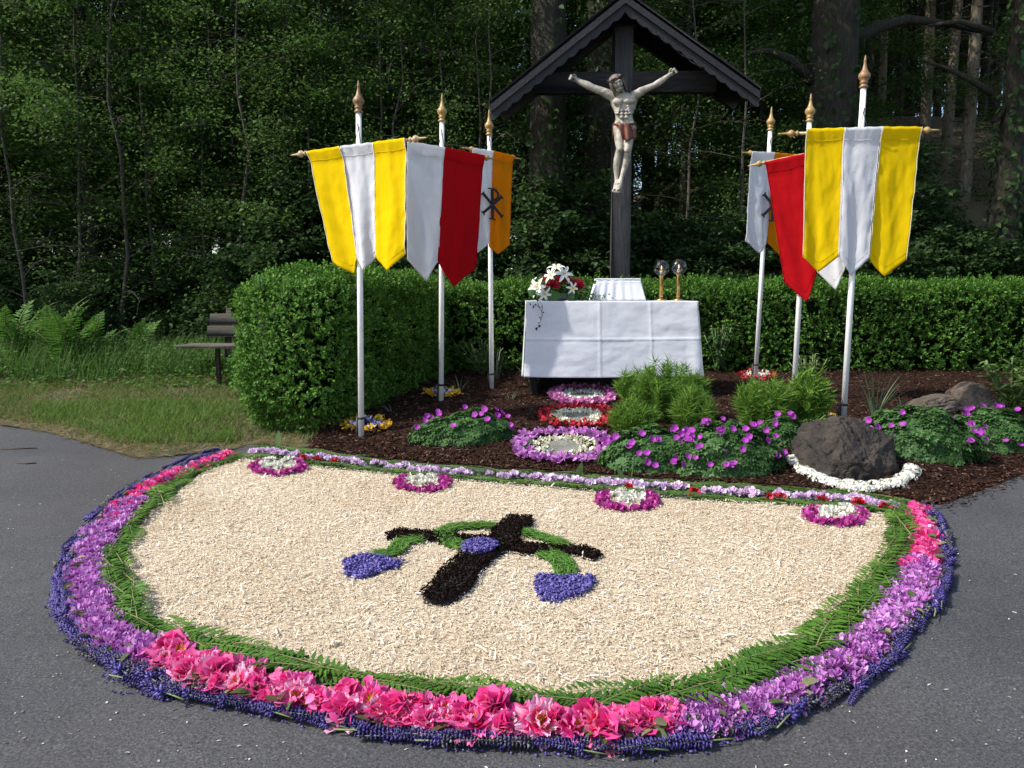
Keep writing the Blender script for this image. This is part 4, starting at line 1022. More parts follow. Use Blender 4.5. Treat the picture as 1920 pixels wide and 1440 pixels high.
def ribbon(line, w, n, label, zo=.032):
    L = zp(line); d = np.r_[0, np.cumsum(np.linalg.norm(np.diff(L, axis=0), axis=1))]; f = rng.random(n)*d[-1]
    x = np.interp(f, d, L[:, 0]); y = np.interp(f, d, L[:, 1])
    i = np.clip(np.searchsorted(d, f)-1, 0, len(L)-2); t = (L[i+1]-L[i]); t /= np.linalg.norm(t, axis=1, keepdims=True)
    off = np.clip(rng.normal(size=n), -1.6, 1.6)*w*.30; x = x - t[:, 1]*off; y = y + t[:, 0]*off
    pos = np.column_stack([x, y, gz(x, y)+zo+.014*rng.random(n)])
    dd = np.column_stack([t*np.sign(rng.random(n)-.5)[:, None], np.zeros(n)])+rand_dirs(n)*.5; dd[:, 2] = np.abs(dd[:, 2])*.18
    g = scatter(BLADE, pos-dd*.03, frames(dd, rand_dirs(n)*.4+np.array([0,0,1])), np.column_stack([.006+.005*rng.random(n), .04+.05*rng.random(n), .03*np.ones(n)]))
    m = L.mean(0); solo('grass_ribbon', g, M['cutgrass'], (m[0], m[1], float(gz(*m))+.02), label, 'grass ribbon', 'cut grass ribbons around the soil cross', False)
ribbon([(300,360),(430,345),(480,275),(590,262)], .09, 700, 'grass ribbon leading down to the left violet petal heap')
ribbon([(1090,168),(950,168),(800,178),(735,215),(790,270),(840,302),(950,300),(1090,290)], .10, 1500, 'curved grass ribbon looping over the left arm of the soil cross')
ribbon([(1290,208),(1400,240),(1550,288)], .085, 520, 'short grass ribbon above the right arm of the soil cross')
ribbon([(1430,352),(1530,390),(1560,450),(1570,505)], .11, 900, 'grass ribbon leading down to the right violet petal heap')
for poly, n, lab in (([(95,400),(200,365),(330,370),(470,405),(450,440),(330,465),(220,515),(110,500)], 1500, 'left heap of violet lupin petals beside the soil cross'),
                     ([(880,330),(950,305),(1080,305),(1115,335),(1080,365),(980,385),(900,362)], 900, 'small heap of violet petals on the soil cross below its crossing'),
                     ([(1370,520),(1400,495),(1560,510),(1740,505),(1755,560),(1690,610),(1540,660),(1420,660),(1375,590)], 1800, 'right heap of violet lupin petals beside the soil cross')):
    P_ = zp(poly); z0 = .055 if 'small' in lab else .02; m = P_.mean(0)
    p = in_poly(P_, n); pos = np.column_stack([p, gz(p[:, 0], p[:, 1])+z0+.025*rng.random(n)])
    r = thing('petal_heap', (m[0], m[1], float(gz(*m))+.02), lab, 'petal heap', 'violet petal heaps')
    part('petals', scatter(FLORET, pos, flatR(n, 1.2), .018+.014*rng.random(n)), M['violet'], r, False, kind='stuff')
    part('petal_layer', mound(P_, .014, .02, .03, z0, 60, .5), M['violet'], r)

# ------------------------------------------------------------------ stepping stones with flower frames
for ci, (cx, cy, wx, hy, sx, sy, mat, wm, lab) in enumerate(((1056,845,96,31,32,11,'lilac','cream','nearest stepping stone frame, lilac petals round white blossoms'),(1082,788,74,20,26,7,'redp','cream','middle stepping stone frame, red petals round white blossoms'),(1092,748,62,17,26,4,'mauvepink','whitep','farthest stepping stone frame under the altar, mauve pink petals round white blossoms'))):
    Y = float(G(cx, cy)[1]); c = G(cx, cy); k = lambda dx, dy: G(cx+dx, cy-dy)
    outl = np.array([k(wx*math.copysign(abs(math.cos(a))**.75, math.cos(a)), hy*math.copysign(abs(math.sin(a))**.75, math.sin(a)))[:2] for a in np.linspace(0, 2*PI, 40, endpoint=False)])
    mid = c[:2]+(outl-c[:2])*.66; inn = np.array([k(sx*math.cos(a), sy*math.sin(a))[:2] for a in np.linspace(0, 2*PI, 24, endpoint=False)])
    z0 = float(gz(c[0], c[1]))
    stone = np.array([[x, y, float(gz(x, y))+.032] for x, y in c[:2]+(inn-c[:2])*1.3]); low = stone-np.array([0, 0, .06])
    m_ = len(stone)
    solo('stepping_stone', (np.concatenate([stone, low]), [list(range(m_))]+[[i, i+m_, (i+1) % m_+m_, (i+1) % m_] for i in range(m_)]), M['stone'], (c[0], c[1], z0), ['flat grey stepping stone inside the lilac flower frame', 'flat brown grey stepping stone inside the red flower frame', 'flat stepping stone inside the mauve flower frame nearest the altar'][ci], 'stepping stone', 'stepping stones', False)
    root = thing('petal_ring', (c[0], c[1], z0+.01), lab, 'petal ring', 'flower frames round the stepping stones')
    def ringpts(A, B, n):
        p = in_poly(A, n*6); p = p[~inside(p, B)][:n]; return np.column_stack([p, gz(p[:, 0], p[:, 1])])
    p = ringpts(outl, mid, 620 if ci != 1 else 520); nn = len(p)
    D = rand_dirs(nn); D[:, 2] = np.abs(D[:, 2])*.7
    part('outer_petals', scatter(PETAL, p+np.array([0, 0, .03])+.02*rng.random((nn, 1))*np.array([0,0,1]), frames(D, rand_dirs(nn)*.5+np.array([0,0,1])), (.045 if ci != 1 else .036)*(.7+.6*rng.random(nn))), M[mat], root, True, kind='stuff')
    p = ringpts(mid, inn, 420); nn = len(p); D = rand_dirs(nn); D[:, 2] = np.abs(D[:, 2])
    part('inner_petals', scatter(PETAL, p+np.array([0, 0, .03]), frames(D, rand_dirs(nn)*.5+np.array([0,0,1])), .030*(.7+.6*rng.random(nn))), M[wm], root, True, kind='stuff')
    a = np.array([k(-wx*.72+4*j, hy*(.2-.35*j)) for j in range(3)]); nn = 12; pp = np.repeat(a, 4, 0); pp[:, 2] += .05
    part('green_leaves', scatter(LEAF6, pp, flatR(nn, .5), .05+.04*rng.random(nn)), M['geraniumleaf'], root, False)

# ------------------------------------------------------------------ garden plants
GL = (np.concatenate([np.array([[0,0,0],[.16*math.cos(a)-.5*math.sin(a)*-.0+0, 0, 0]]) for a in (0,)]), None)
def lobed():
    V = [[0, 0, 0]]; F = []
    for k in range(5):
        a = (k-2)*.95; d = np.array([math.sin(a), math.cos(a)]); s = np.array([d[1], -d[0]]); i = len(V)
        V += [[*(d*.55+s*.24), .05], [*(d*1.0), -.06], [*(d*.55-s*.24), .05]]; F.append([0, i, i+1, i+2])
    return np.array(V), np.array(F)
LOB = lobed()
def geranium(cx, cy, wx, top, bot, nleaf, label, nfl, seed):
    nleaf = int(nleaf*1.5); nfl = int(nfl*1.45)
    """a low mound: centre px, half width px, top and bottom rows in px"""
    r = np.random.default_rng(seed); b = G(cx, bot); f = b[1]/1443; hw = wx*f; h = max(.16, (bot-top)*f*.78); dp = hw*.42 if hw < 1 else .42
    c = np.array([b[0], b[1]+dp*.9, float(gz(b[0], b[1]+dp*.9))])
    root = thing('geranium', c, label, 'flowering plant', 'purple flowering geraniums')
    u = rand_dirs(nleaf); u[:, 2] = np.abs(u[:, 2]); lum = np.array([mnoise.fractal(Vector((a*2.2+seed, b_*2.2, c_*2.2)), 1, 2, 2) for a, b_, c_ in u*np.array([hw/.4, 1, 1])])
    rr = (1+.34*lum)*(1.04-.30*r.random(nleaf)**2)
    p = u*rr[:, None]*np.array([hw, dp, h])
    zg = gz(p[:, 0]+c[0], p[:, 1]+c[1])-c[2]; p[:, 2] += np.maximum(zg, -.05)+.02
    nn = u+rand_dirs(nleaf)*.5+np.array([0, -.1, .5]); D = np.cross(nn, rand_dirs(nleaf))
    part('leaves', scatter(LOB, p+c, frames(D, nn), .024+.018*r.random(nleaf)), M['geraniumleaf'], root, False, kind='stuff')
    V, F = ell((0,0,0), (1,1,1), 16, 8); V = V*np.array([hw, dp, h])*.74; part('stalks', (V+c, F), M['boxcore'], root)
    fl = []
    for i in range(nfl):
        if i % 2 == 0: a0_ = r.normal(size=3)*np.array([1, 1, .7])+np.array([0, -.45, .55])
        a = a0_ + r.normal(size=3)*.16; a /= np.linalg.norm(a); a[2] = abs(a[2])
        q = a*np.array([hw, dp, h])*1.13; q[2] += .035+ max(float(gz(q[0]+c[0], q[1]+c[1]))-c[2], -.05)+.03
        o = add('flower', GF[i % 3], root, q, (r.uniform(.5, 1.25), r.uniform(-.6, .6), r.uniform(-.8, .8)), r.uniform(.8, 1.15))
GF = []
for s in range(3):
    a = np.arange(5)*2*PI/5; D = np.column_stack([np.cos(a), np.sin(a), np.full(5, .25)])
    GF.append(mk('geranium_flower', *scatter(PETAL, np.zeros((5, 3)), frames(D, np.tile([0,0,1.], (5,1))), np.column_stack([np.full(5, .036), np.full(5, .029), np.full(5, .03)])), M['geranium'], True))
geranium(868, 0, 88, 782, 838, 3400, 'geranium mound in the bark mulch left of the stepping stones', 18, 1)
geranium(1225, 0, 95, 815, 888, 3600, 'geranium mound right of the nearest stepping stone', 22, 2)
geranium(1368, 0, 104, 800, 898, 4600, 'widest geranium mound in front of the feathery green plants', 42, 3)
geranium(1470, 0, 44, 796, 838, 1500, 'small geranium clump against the left side of the dark boulder', 8, 4)
geranium(1752, 0, 110, 778, 870, 4200, 'geranium mound right of the dark boulder', 20, 5)
geranium(1885, 0, 85, 778, 852, 3200, 'geranium mound at the right edge of the flower bed', 20, 6)
def feathery(cx, top, bot, wx, n, label, mat='feather', grp='feathery green plants', lean=.5, wid=.007, seglen=(.05,.11)):
    b = G(cx, bot); f = b[1]/1443; hw = wx*f*.84; h = (bot-top)*f*1.0; dp = min(hw*.7, .32); c = np.array([b[0], b[1]+dp*.7, 0]); c[2] = float(gz(c[0], c[1]))
    root = thing('feathery_plant', c, label, 'plant', grp)
    ns = 90; a = rng.random(ns)*2*PI; rr = np.sqrt(rng.random(ns)); tips = np.column_stack([np.cos(a)*rr*hw, np.sin(a)*rr*dp, h*(1.08-.42*rr**2)*(.66+.46*rng.random(ns))])
    bases = tips*np.array([.55, .55, 0]); k = rng.integers(0, ns, n); t = rng.random(n)**.6
    mid = bases[k]*(1-t[:, None])+tips[k]*t[:, None]
    mid[:, 2] = tips[k, 2]*t; D = (tips[k]-bases[k]); D /= np.linalg.norm(D, axis=1, keepdims=True); D = D*.8+rand_dirs(n)*1.0; D[:, 2] = np.abs(D[:, 2])*.8+.1
    L = seglen[0]+(seglen[1]-seglen[0])*rng.random(n)
    part('leaves', scatter(BLADE, mid+c, frames(D, rand_dirs(n)), np.column_stack([np.full(n, wid), L, L])), M[mat], root, False, kind='stuff')
    return root
feathery(1248, 697, 800, 106, 11000, 'large bright feathery green plant in front of the altar cloth')
feathery(1190, 765, 828, 48, 3600, 'small feathery plant at the right side of the red flower frame')
feathery(1303, 745, 818, 44, 3800, 'feathery plant leaning right in front of the altar corner')
feathery(1438, 722, 812, 62, 7000, 'feathery grass green tuft between the altar and the right poles')
feathery(1520, 712, 806, 55, 3600, 'leafy green plant between the middle and front right poles', wid=.014)
def swordplant(px, py, n, L, spread, label, wid=.016, dead=False):
    b = G(px, py); root = thing('sword_leaf_plant', b, label, 'plant', 'clumps of sword shaped leaves')
    for i in range(n):
        a = rnd.uniform(0, 2*PI); s = spread*rnd.uniform(.2, 1); l = L*rnd.uniform(.6, 1.05); d = np.array([math.cos(a), math.sin(a)*.7])
        u_ = np.array([-d[1], d[0], 0])
        def fn(u, v): 
            p = np.array([d[0]*s*v**1.5, d[1]*s*v**1.5, l*v*(1-.18*s/L*v)]); return p+u_*(u-.5)*wid*math.sin(PI*min(1, .35+.63*v))+b+np.array([d[0], d[1], 0])*.03
        part('leaf', grid(fn, 2, 7), M['iris'], root)
swordplant(1640, 785, 26, .52, .30, 'grey green sword leaf clump behind the front right pole')
swordplant(1000, 735, 16, .34, .30, 'sword leaf clump beside the left corner of the altar cloth')
swordplant(930, 712, 16, .40, .22, 'dark sword leaf clump at the foot of the rear left pole')
swordplant(862, 735, 12, .22, .25, 'small grassy clump between the left poles')
swordplant(955, 752, 10, .12, .16, 'low dry tuft in the mulch left of the mauve flower frame', .010)
swordplant(735, 775, 10, .14, .25, 'low thin tuft in the hedge shade beside the front left pole', .010)
swordplant(1690, 762, 9, .14, .14, 'small tuft in the mulch before the brown rock', .012)
def leafyplant(px, py, n, w, h, ls, label, mat='brightleaf'):
    b = G(px, py); root = thing('leafy_plant', b, label, 'plant'); p = []; 
    ns = 16; gs = []
    for i in range(ns):
        a = rnd.uniform(0, 6.28); t = np.linspace(0, 1, 5); e = np.array([math.cos(a)*w*rnd.uniform(.3, 1), math.sin(a)*w*.7*rnd.uniform(.3, 1), h*rnd.uniform(.65, 1.05)])
        q = b+np.column_stack([e[0]*t**1.2, e[1]*t**1.2, e[2]*t]); gs.append(tube(q, .005, 4)); m = n//ns; f = .2+.8*rng.random(m)
        p.append(np.column_stack([np.interp(f, t, q[:, c]) for c in range(3)]))
    part('stems', join(*gs), M['stem'], root); p = np.concatenate(p); m = len(p)
    a = rng.random(m)*2*PI; D = np.column_stack([np.cos(a), np.sin(a), .1+.4*rng.normal(size=m)])
    part('leaves', scatter(LEAF6, p, frames(D, rand_dirs(m)*.4+np.array([0,0,1])), np.column_stack([np.full(m, ls*.6), ls*(.7+.6*rng.random(m)), np.full(m, ls)])), M[mat], root, False, kind='stuff')
leafyplant(352, 690, 420, .30, .34, .07, 'low leafy weed clump under the left end of the bench', 'tallgrass')
leafyplant(408, 705, 380, .28, .30, .07, 'leafy weed clump between the bench and the box hedge', 'tallgrass')
leafyplant(1895, 775, 520, .42, .50, .095, 'light green leafy plant at the right edge beside the brown rock')
leafyplant(905, 705, 420, .32, .42, .055, 'dark bushy plant left of the altar cloth', 'geraniumleaf')
leafyplant(1345, 700, 420, .22, .60, .07, 'dark leafy plant between the altar corner and the rear right pole', 'geraniumleaf')
leafyplant(1520, 740, 300, .24, .42, .06, 'tall leafy shoot behind the front right pole')
leafyplant(1515, 808, 160, .25, .14, .05, 'low green ground plant behind the dark boulder', 'feather')

# ------------------------------------------------------------------ boulders
def rock(name, c, r, seed, planes, mat, label, cat, nsub=5, cuts=None):
    import bmesh
    bm = bmesh.new(); bmesh.ops.create_icosphere(bm, subdivisions=nsub, radius=1)
    rr = random.Random(seed)
    pl = [(Vector((rr.gauss(0,1), rr.gauss(0,1), rr.gauss(0,.8))).normalized(), rr.uniform(.62, .86)) for _ in range(planes)]
    if cuts: pl = [(Vector(a).normalized(), d_) for a, d_ in cuts]
    for v in bm.verts:
        p = v.co.copy()*(1.25 if cuts else 1)
        for n_, d_ in pl:
            e = p.dot(n_)-d_
            if e > 0: p -= n_*e*.93
        p += p.normalized()*((.055 if cuts else .09)*mnoise.fractal(p*1.9+Vector((seed, 0, 0)), 1, 2, 4) + .035*mnoise.fractal(p*6+Vector((seed, 3, 0)), .8, 2.1, 4))
        rid = max(0, 1-abs(mnoise.noise(p*2.3+Vector((seed, 7, 1))))*11)*.045 + max(0, mnoise.noise(p*7.5+Vector((3, seed, 2)))-.30)*.16
        p -= p.normalized()*rid
        v.co = Vector((p.x*r[0], p.y*r[1], p.z*r[2]))
    me = bpy.data.meshes.new(name); bm.to_mesh(me); bm.free(); me.materials.append(mat)
    me.polygons.foreach_set('use_smooth', np.zeros(len(me.polygons), bool))
    return tag(add(name, me, None, c), label, cat)
b = G(1598, 912); cB = np.array([b[0]+.03, b[1]+.27, float(gz(b[0], b[1]+.27))])
rock('boulder', cB+np.array([0.05, 0, .045]), (.35, .30, .46), 21, 13, M['basalt'], 'dark angular boulder ringed by white flowers in front of the right pole', 'boulder', 6,
     [((.08,-.62,.80),.60),((.05,-1,-.22),.80),((-.78,-.30,.55),.66),((1,-.12,.10),.88),((0,.2,1),.72),((-1,.1,-.1),1.0),((.6,-.8,.25),.80),((.45,.1,.9),.74),((0,1,.3),.9),((-.5,-.85,-.1),.86),((.15,-.75,-.65),.82)])
b = G(1812, 782); rk = thing('boulder', np.array([b[0], b[1]+.28, float(gz(b[0], b[1]+.2))]), 'brown rock with a peak on its right, before the hedge at the right edge', 'boulder')
for (dx, dz, r_, sd) in ((-.15, .02, (.36, .22, .15), 9), (.20, .05, (.27, .22, .22), 12)):
    o = rock('rock_face', (dx, 0, dz), r_, sd, 8, M['brownrock'], None, None, 5); o.parent = rk
# white flower heads round the boulder
def head_mesh(seed):
    n = 70; d = rand_dirs(n); d[:, 2] = np.abs(d[:, 2])*.9; p = d*np.array([.046, .046, .032]); D = np.cross(d, rand_dirs(n))
    return mk('white_flower_head', *scatter(LEAF6, p, frames(D, d), np.column_stack([np.full(n, .026), np.full(n, .020), np.full(n, .02)])), M['whitep'], False)
HD = [head_mesh(i) for i in range(4)]
arc = np.array([(1487,862),(1490,878),(1500,888),(1520,897),(1545,906),(1570,915),(1600,921),(1630,921),(1660,917),(1685,910),(1704,898),(1712,880)], float)
d_ = np.r_[0, np.cumsum(np.linalg.norm(np.diff(arc, axis=0), axis=1))]
for i in range(64):
    f = d_[-1]*(i+.5)/64; px = np.interp(f, d_, arc[:, 0])+rnd.uniform(-4, 4); py = np.interp(f, d_, arc[:, 1])+rnd.uniform(-5, 5)
    q = G(px, py); o = add('white_flower_head', HD[i % 4], None, q+np.array([0, 0, .025]), (rnd.uniform(-.3,.3), rnd.uniform(-.3,.3), rnd.uniform(0,6)), rnd.uniform(.6, 1.25))
    tag(o, 'round white flower head in the ring laid around the dark boulder', 'flower', 'white flower heads around the boulder')

# pansies round the pole feet
def pansy_ring(px, py, wx, hy, inner, outer, label):
    c = G(px, py); root = thing('pansy_ring', c, label, 'flower ring', 'flower rings round the pole feet')
    for nm, m, r0, r1, n in (('inner_blossoms', inner, .25, .62, 150), ('outer_blossoms', outer, .62, 1.0, 210)):
        a = rng.random(n)*2*PI; rr = r0+(r1-r0)*rng.random(n)
        p = np.array([G(px+wx*r_*math.cos(t), py-hy*r_*math.sin(t)) for t, r_ in zip(a, rr)]); p[:, 2] += .03+.02*rng.random(n)
        D = rand_dirs(n); part(nm, scatter(PETAL, p, frames(D, rand_dirs(n)*.5+np.array([0,-.3,1])), .034*(.7+.6*rng.random(n))), M[m], root, True, kind='stuff')
pansy_ring(686, 802, 50, 14, 'pansy', 'yellowp', 'ring of violet and white pansies edged yellow round the front left pole')
pansy_ring(829, 742, 34, 7, 'pansy', 'yellowp', 'small white and yellow flower ring round the middle left pole')
pansy_ring(1420, 708, 38, 8, 'whitep', 'redp', 'white and red flower ring round the rear right pole')
pansy_ring(1545, 792, 22, 8, 'whitep', 'yellowp', 'sparse yellow and white flowers beside the front right pole')

# ------------------------------------------------------------------ church banners
def banner(label, base, topz_px, Yp, strips, bar, knob_mat, fin_mat, mats, chirho=None, seed=0):
    """base: px of the pole foot; topz_px: px of the finial tip; Yp: distance; strips: (TL,TR,BL,TIP,BR,Yleft,Yright,material)"""
    r = random.Random(seed)
    b = P(base[0], base[1], Yp); b[2] = float(gz(b[0], b[1]))-.02
    t = P(topz_px[0], topz_px[1], Yp)
    root = thing('church_banner', b, label, 'banner', 'church banners on white poles')
    ax = (t-b)/np.linalg.norm(t-b); L = np.linalg.norm(t-b); fl = .262
    part('pole', tube([b, b+ax*(L-fl)*.5, b+ax*(L-fl)], [.025, .0245, .0225], 14), M['whitepole'], root)
    part('strap', tube([b+ax*.185, b+ax*.205], .0275, 12), M['strap'], root)
    part('socket', tube([b-ax*.0+np.array([-.035,.01,0]), b+ax*.20+np.array([-.035,.01,0])], .012, 8), M['strap'], root)
    prof = [(a_, b_*.873) for a_, b_ in ((.018,0),(.034,.005),(.036,.018),(.026,.028),(.024,.040),(.033,.048),(.032,.058),(.024,.066),(.040,.085),(.047,.108),(.044,.130),(.030,.150),(.021,.170),(.014,.205),(.009,.235),(.010,.240),(.012,.250),(.008,.262),(.006,.285),(.002,.30))]
    part('finial', lathe(prof, 18, b+ax*(L-fl), ax), M[fin_mat], root)
    (bl, br, Yl, Yr) = bar
    B0 = P(bl[0], bl[1]+2, Yl+.016); B1 = P(br[0], br[1]+2, Yr+.016); bx = (B1-B0)/np.linalg.norm(B1-B0); BL = np.linalg.norm(B1-B0)
    part('crossbar', tube([B0+bx*.15, B1-bx*.15], .0125, 10), M['turned_pale'], root)
    kp = [(.0125,0),(.022,.006),(.022,.014),(.013,.022),(.013,.032),(.026,.044),(.030,.058),(.026,.072),(.014,.084),(.010,.10),(.007,.14),(.003,.165)]
    part('knob', lathe(kp, 14, B0+bx*.155, -bx), M[knob_mat], root)
    part('knob', lathe(kp, 14, B1-bx*.155, bx), M[knob_mat], root)
    mid = b+ax*np.dot(((B0+B1)/2-b), ax)
    hook = mid+ax*.16
    part('cord', join(*[tube([hook+np.array([0,-.03,0]), (mid+bx*s_)*1+np.array([0,-.045,0])+ax*.02], .003, 5) for s_ in (-.03, .03)]), M['dark'], root)
    part('hook', tube([hook, hook+np.array([0,-.035,.0]), hook+np.array([0,-.04,.03])], .005, 6), M['dark'], root)
    for si, st in enumerate(strips):
        TL, TR, BL_, TIP, BR, Ya, Yb, mat = st[:8]
        fold = st[8] if len(st) > 8 else .010
        a0 = P(*TL, Ya); a1 = P(*TR, Yb); c0_ = P(*BL_, Ya); c1_ = P(*BR, Yb); tp = P(*TIP, (Ya+Yb)/2)
        nrm = np.cross(a1-a0, c0_-a0); nrm /= np.linalg.norm(nrm)
        if nrm[1] > 0: nrm = -nrm
        ph = r.uniform(0, 6)
        def pos(u, v):
            top = a0*(1-u)+a1*u + np.array([0, 0, -.004*abs(math.sin(u*9+ph))])
            e = .5
            bot = c0_*(1-u/e)+tp*(u/e) if u < e else tp*(1-(u-e)/e)+c1_*((u-e)/e)
            q = top*(1-v)+bot*v
            wv = fold*(math.sin(u*5.2+ph+v*.8)*v + .55*math.sin(u*11+ph*2-v*2.5)*sstep(v*1.4)) + .009*fbm(u*2.2+v*2.0+si*3+seed, v*4-u*3, ph) + .0028*fbm(u*9+v*6+si*3, v*15-u*9, ph+seed)
            bulge = .030*max(0, 1-v*9)           # the sleeve over the crossbar
            pin = .006*math.sin(v*38+ph)*(max(0, 1-u*7)+max(0, 1-(1-u)*7))*(.4+.6*fbm(v*9, ph))
            return q+nrm*(wv+bulge+pin)
        geo = grid(pos, 20, 44)
        part('cloth_strip', thick(geo, .0012), M[mat], root)
        # stitched hems: along both long sides, and the line above the point
        def seam(path, w, m_, dz):
            pts = np.array([pos(u, v)+nrm*dz for u, v in path]); side = np.gradient(pts, axis=0); side /= np.linalg.norm(side, axis=1, keepdims=True)
            s2 = np.cross(side, nrm); V = np.concatenate([pts-s2*w, pts+s2*w]); k = len(pts)
            part('hem', thick((V, [[i, i+1, i+1+k, i+k] for i in range(k-1)]), .0018), M[m_], root)
        hm = 'hem' if mat in ('yellow',) else 'whitehem' if mat == 'white' else mat
        vv = np.linspace(.0, .995, 30)
        seam([(.012, v) for v in vv], .0035, hm, .0022); seam([(.988, v) for v in vv], .0035, hm, .0022)
        seam([(u, .935 if True else 0) for u in np.linspace(.02, .98, 12)], .0016, mat, .0018)
        seam([(u, .085) for u in np.linspace(.02, .98, 12)], .0016, mat, .0018)
    if chirho:
        (cx, cy), ux_, hpx, Yc, dirx = chirho
        o = P(cx, cy, Yc); e = np.array(dirx, float); e /= np.linalg.norm(e); up = ax
        nf = np.cross(e, up); nf /= np.linalg.norm(nf)
        if nf[1] > 0: nf = -nf
        o = o+nf*.022; s = hpx/1443*Yc
        def bar_(x0, y0, x1, y1, w, dz=0):
            p0 = o+e*x0*s+up*y0*s; p1 = o+e*x1*s+up*y1*s; d = p1-p0; l = np.linalg.norm(d); d /= l
            R = np.stack([np.cross(d, nf), d, nf], 1); return box((p0+p1)/2+nf*dz, (w*s, l, .004), R)
        g = [bar_(0,-.5,0,.5,.10), bar_(-.12,-.5,.12,-.5,.045,.001), bar_(-.16,.5,.03,.5,.045,.001),
             bar_(-.34,-.36,.34,.30,.092,.002), bar_(-.34,.30,.34,-.36,.092,.003), bar_(-.40,-.30,-.28,-.42,.04,.004), bar_(.28,-.42,.40,-.30,.04,.004), bar_(-.40,.24,-.28,.36,.04,.004), bar_(.28,.36,.40,.24,.04,.004)]
        arc_ = [(.02+.20*math.sin(a), .32+.18*math.cos(a)) for a in np.linspace(0, PI, 9)]
        for k in range(8): g.append(bar_(*arc_[k], *arc_[k+1], .085, .0012+.0002*k))
        part('monogram', join(*g), M['ink'], root, False)
    return root
banner('front left banner of yellow, white and yellow strips, tilted up to the right', (677,800), (672,150), 6.5,
  [((578,283),(641,274),(625,492),(661,514),(670,486),6.62,6.45,'yellow',.016),((641,274),(702,267),(670,484),(682,508),(702,482),6.46,6.37,'white',.022),((702,267),(763,259),(703,482),(727,508),(758,477),6.37,6.22,'yellow',.012)],
  ((547,289),(800,256),6.66,6.18), 'turned_pale', 'turned', None, seed=1)
banner('white and red banner behind the front left banner', (827,742), (829,175), 7.5,
  [((762,265),(833,276),(763,487),(799,528),(822,490),7.25,7.42,'white',.012),((833,276),(907,291),(820,490),(849,538),(893,504),7.42,7.6,'red',.012)],
  ((738,259),(929,297),7.2,7.66), 'gold', 'gold', None, seed=2)
banner('rear left banner, white and orange with a black monogram', (922,706), (917,205), 8.2,
  [((884,277),(924,283),(876,462),(897,474),(917,456),8.0,8.12,'white',.008),((924,283),(961,292),(917,462),(934,477),(955,459),8.12,8.25,'orange',.008)],
  ((868,275),(976,296),7.95,8.3), 'gold', 'gold', None, ((922,383),0,54,8.1,(1,.35,-.15)), seed=3)
banner('front right banner of yellow, white and yellow strips on the tallest pole', (1580,806), (1623,103), 6.5,
  [((1510,242),(1582,240),(1504,482),(1536,510),(1572,481),6.45,6.43,'yellow',.012),((1582,240),(1652,238),(1572,482),(1597,518),(1629,484),6.42,6.42,'white',.016),((1652,238),(1727,238),(1629,484),(1658,519),(1698,487),6.43,6.45,'yellow',.014)],
  ((1461,249),(1760,242),6.44,6.44), 'gold', 'turned', None, seed=4)
banner('red and white banner behind the front right banner', (1487,762), (1521,175), 7.5,
  [((1435,303),(1514,286),(1470,530),(1514,567),(1532,512),7.5,7.35,'red',.014),((1514,286),(1592,270),(1530,508),(1567,544),(1584,506),7.35,7.2,'white',.012)],
  ((1404,309),(1625,263),7.55,7.15), 'gold', 'gold', None, seed=5)
banner('rear right banner, white and orange, monogram half hidden by the red cloth', (1416,712), (1447,200), 8.9,
  [((1408,284),(1450,286),(1398,452),(1424,476),(1438,458),8.7,8.8,'white',.010),((1450,286),(1494,290),(1438,455),(1460,478),(1480,455),8.8,8.9,'orange',.010)],
  ((1393,284),(1512,292),8.66,8.95), 'gold', 'gold', None, ((1448,384),0,58,8.75,(1,.2,-.03)), seed=6)

# ------------------------------------------------------------------ roadside crucifix: post, crossbeam, roof and figure
YC = 10.9
def PC(px, py, dy=0.0): return P(px, py, YC+dy)
base = PC(1165, 600); zg = float(gz(base[0], YC))-.1
root = thing('roofed_cross', (base[0], YC+.1, zg), 'tall dark wooden wayside cross with a gabled roof over its arms', 'cross')
top = PC(1170, 20); pw = 35/1443*YC
lo_ = np.array([PC(1165, 500)[0], YC+.11, zg]); hi_ = np.array([PC(1170.5, 40)[0], YC+.11, PC(1170, 25)[2]])
d = (hi_-lo_); Lp = np.linalg.norm(d); d /= Lp; R = np.stack([np.cross(d, [0,1,0])*-1 if False else np.array([d[2], 0, -d[0]]), np.array([0,1.,0]), d], 1)
part('post', box((lo_+hi_)/2, (pw, .20, Lp), R, .012), M['postwood'], root)
a = PC(1000, 154); b = PC(1345, 151); cb = (a+b)/2; bl = np.linalg.norm(b-a); bh = 36/1443*YC
ang = math.atan2(b[2]-a[2], b[0]-a[0])
part('crossbeam', box(cb+np.array([0, .10, 0]), (bl, .17, bh), roty(-ang), .01), M['beamwood'], root)
apex = PC(1172, -12, -.25); le = PC(920, 192, -.25); re = PC(1424, 168, -.25)
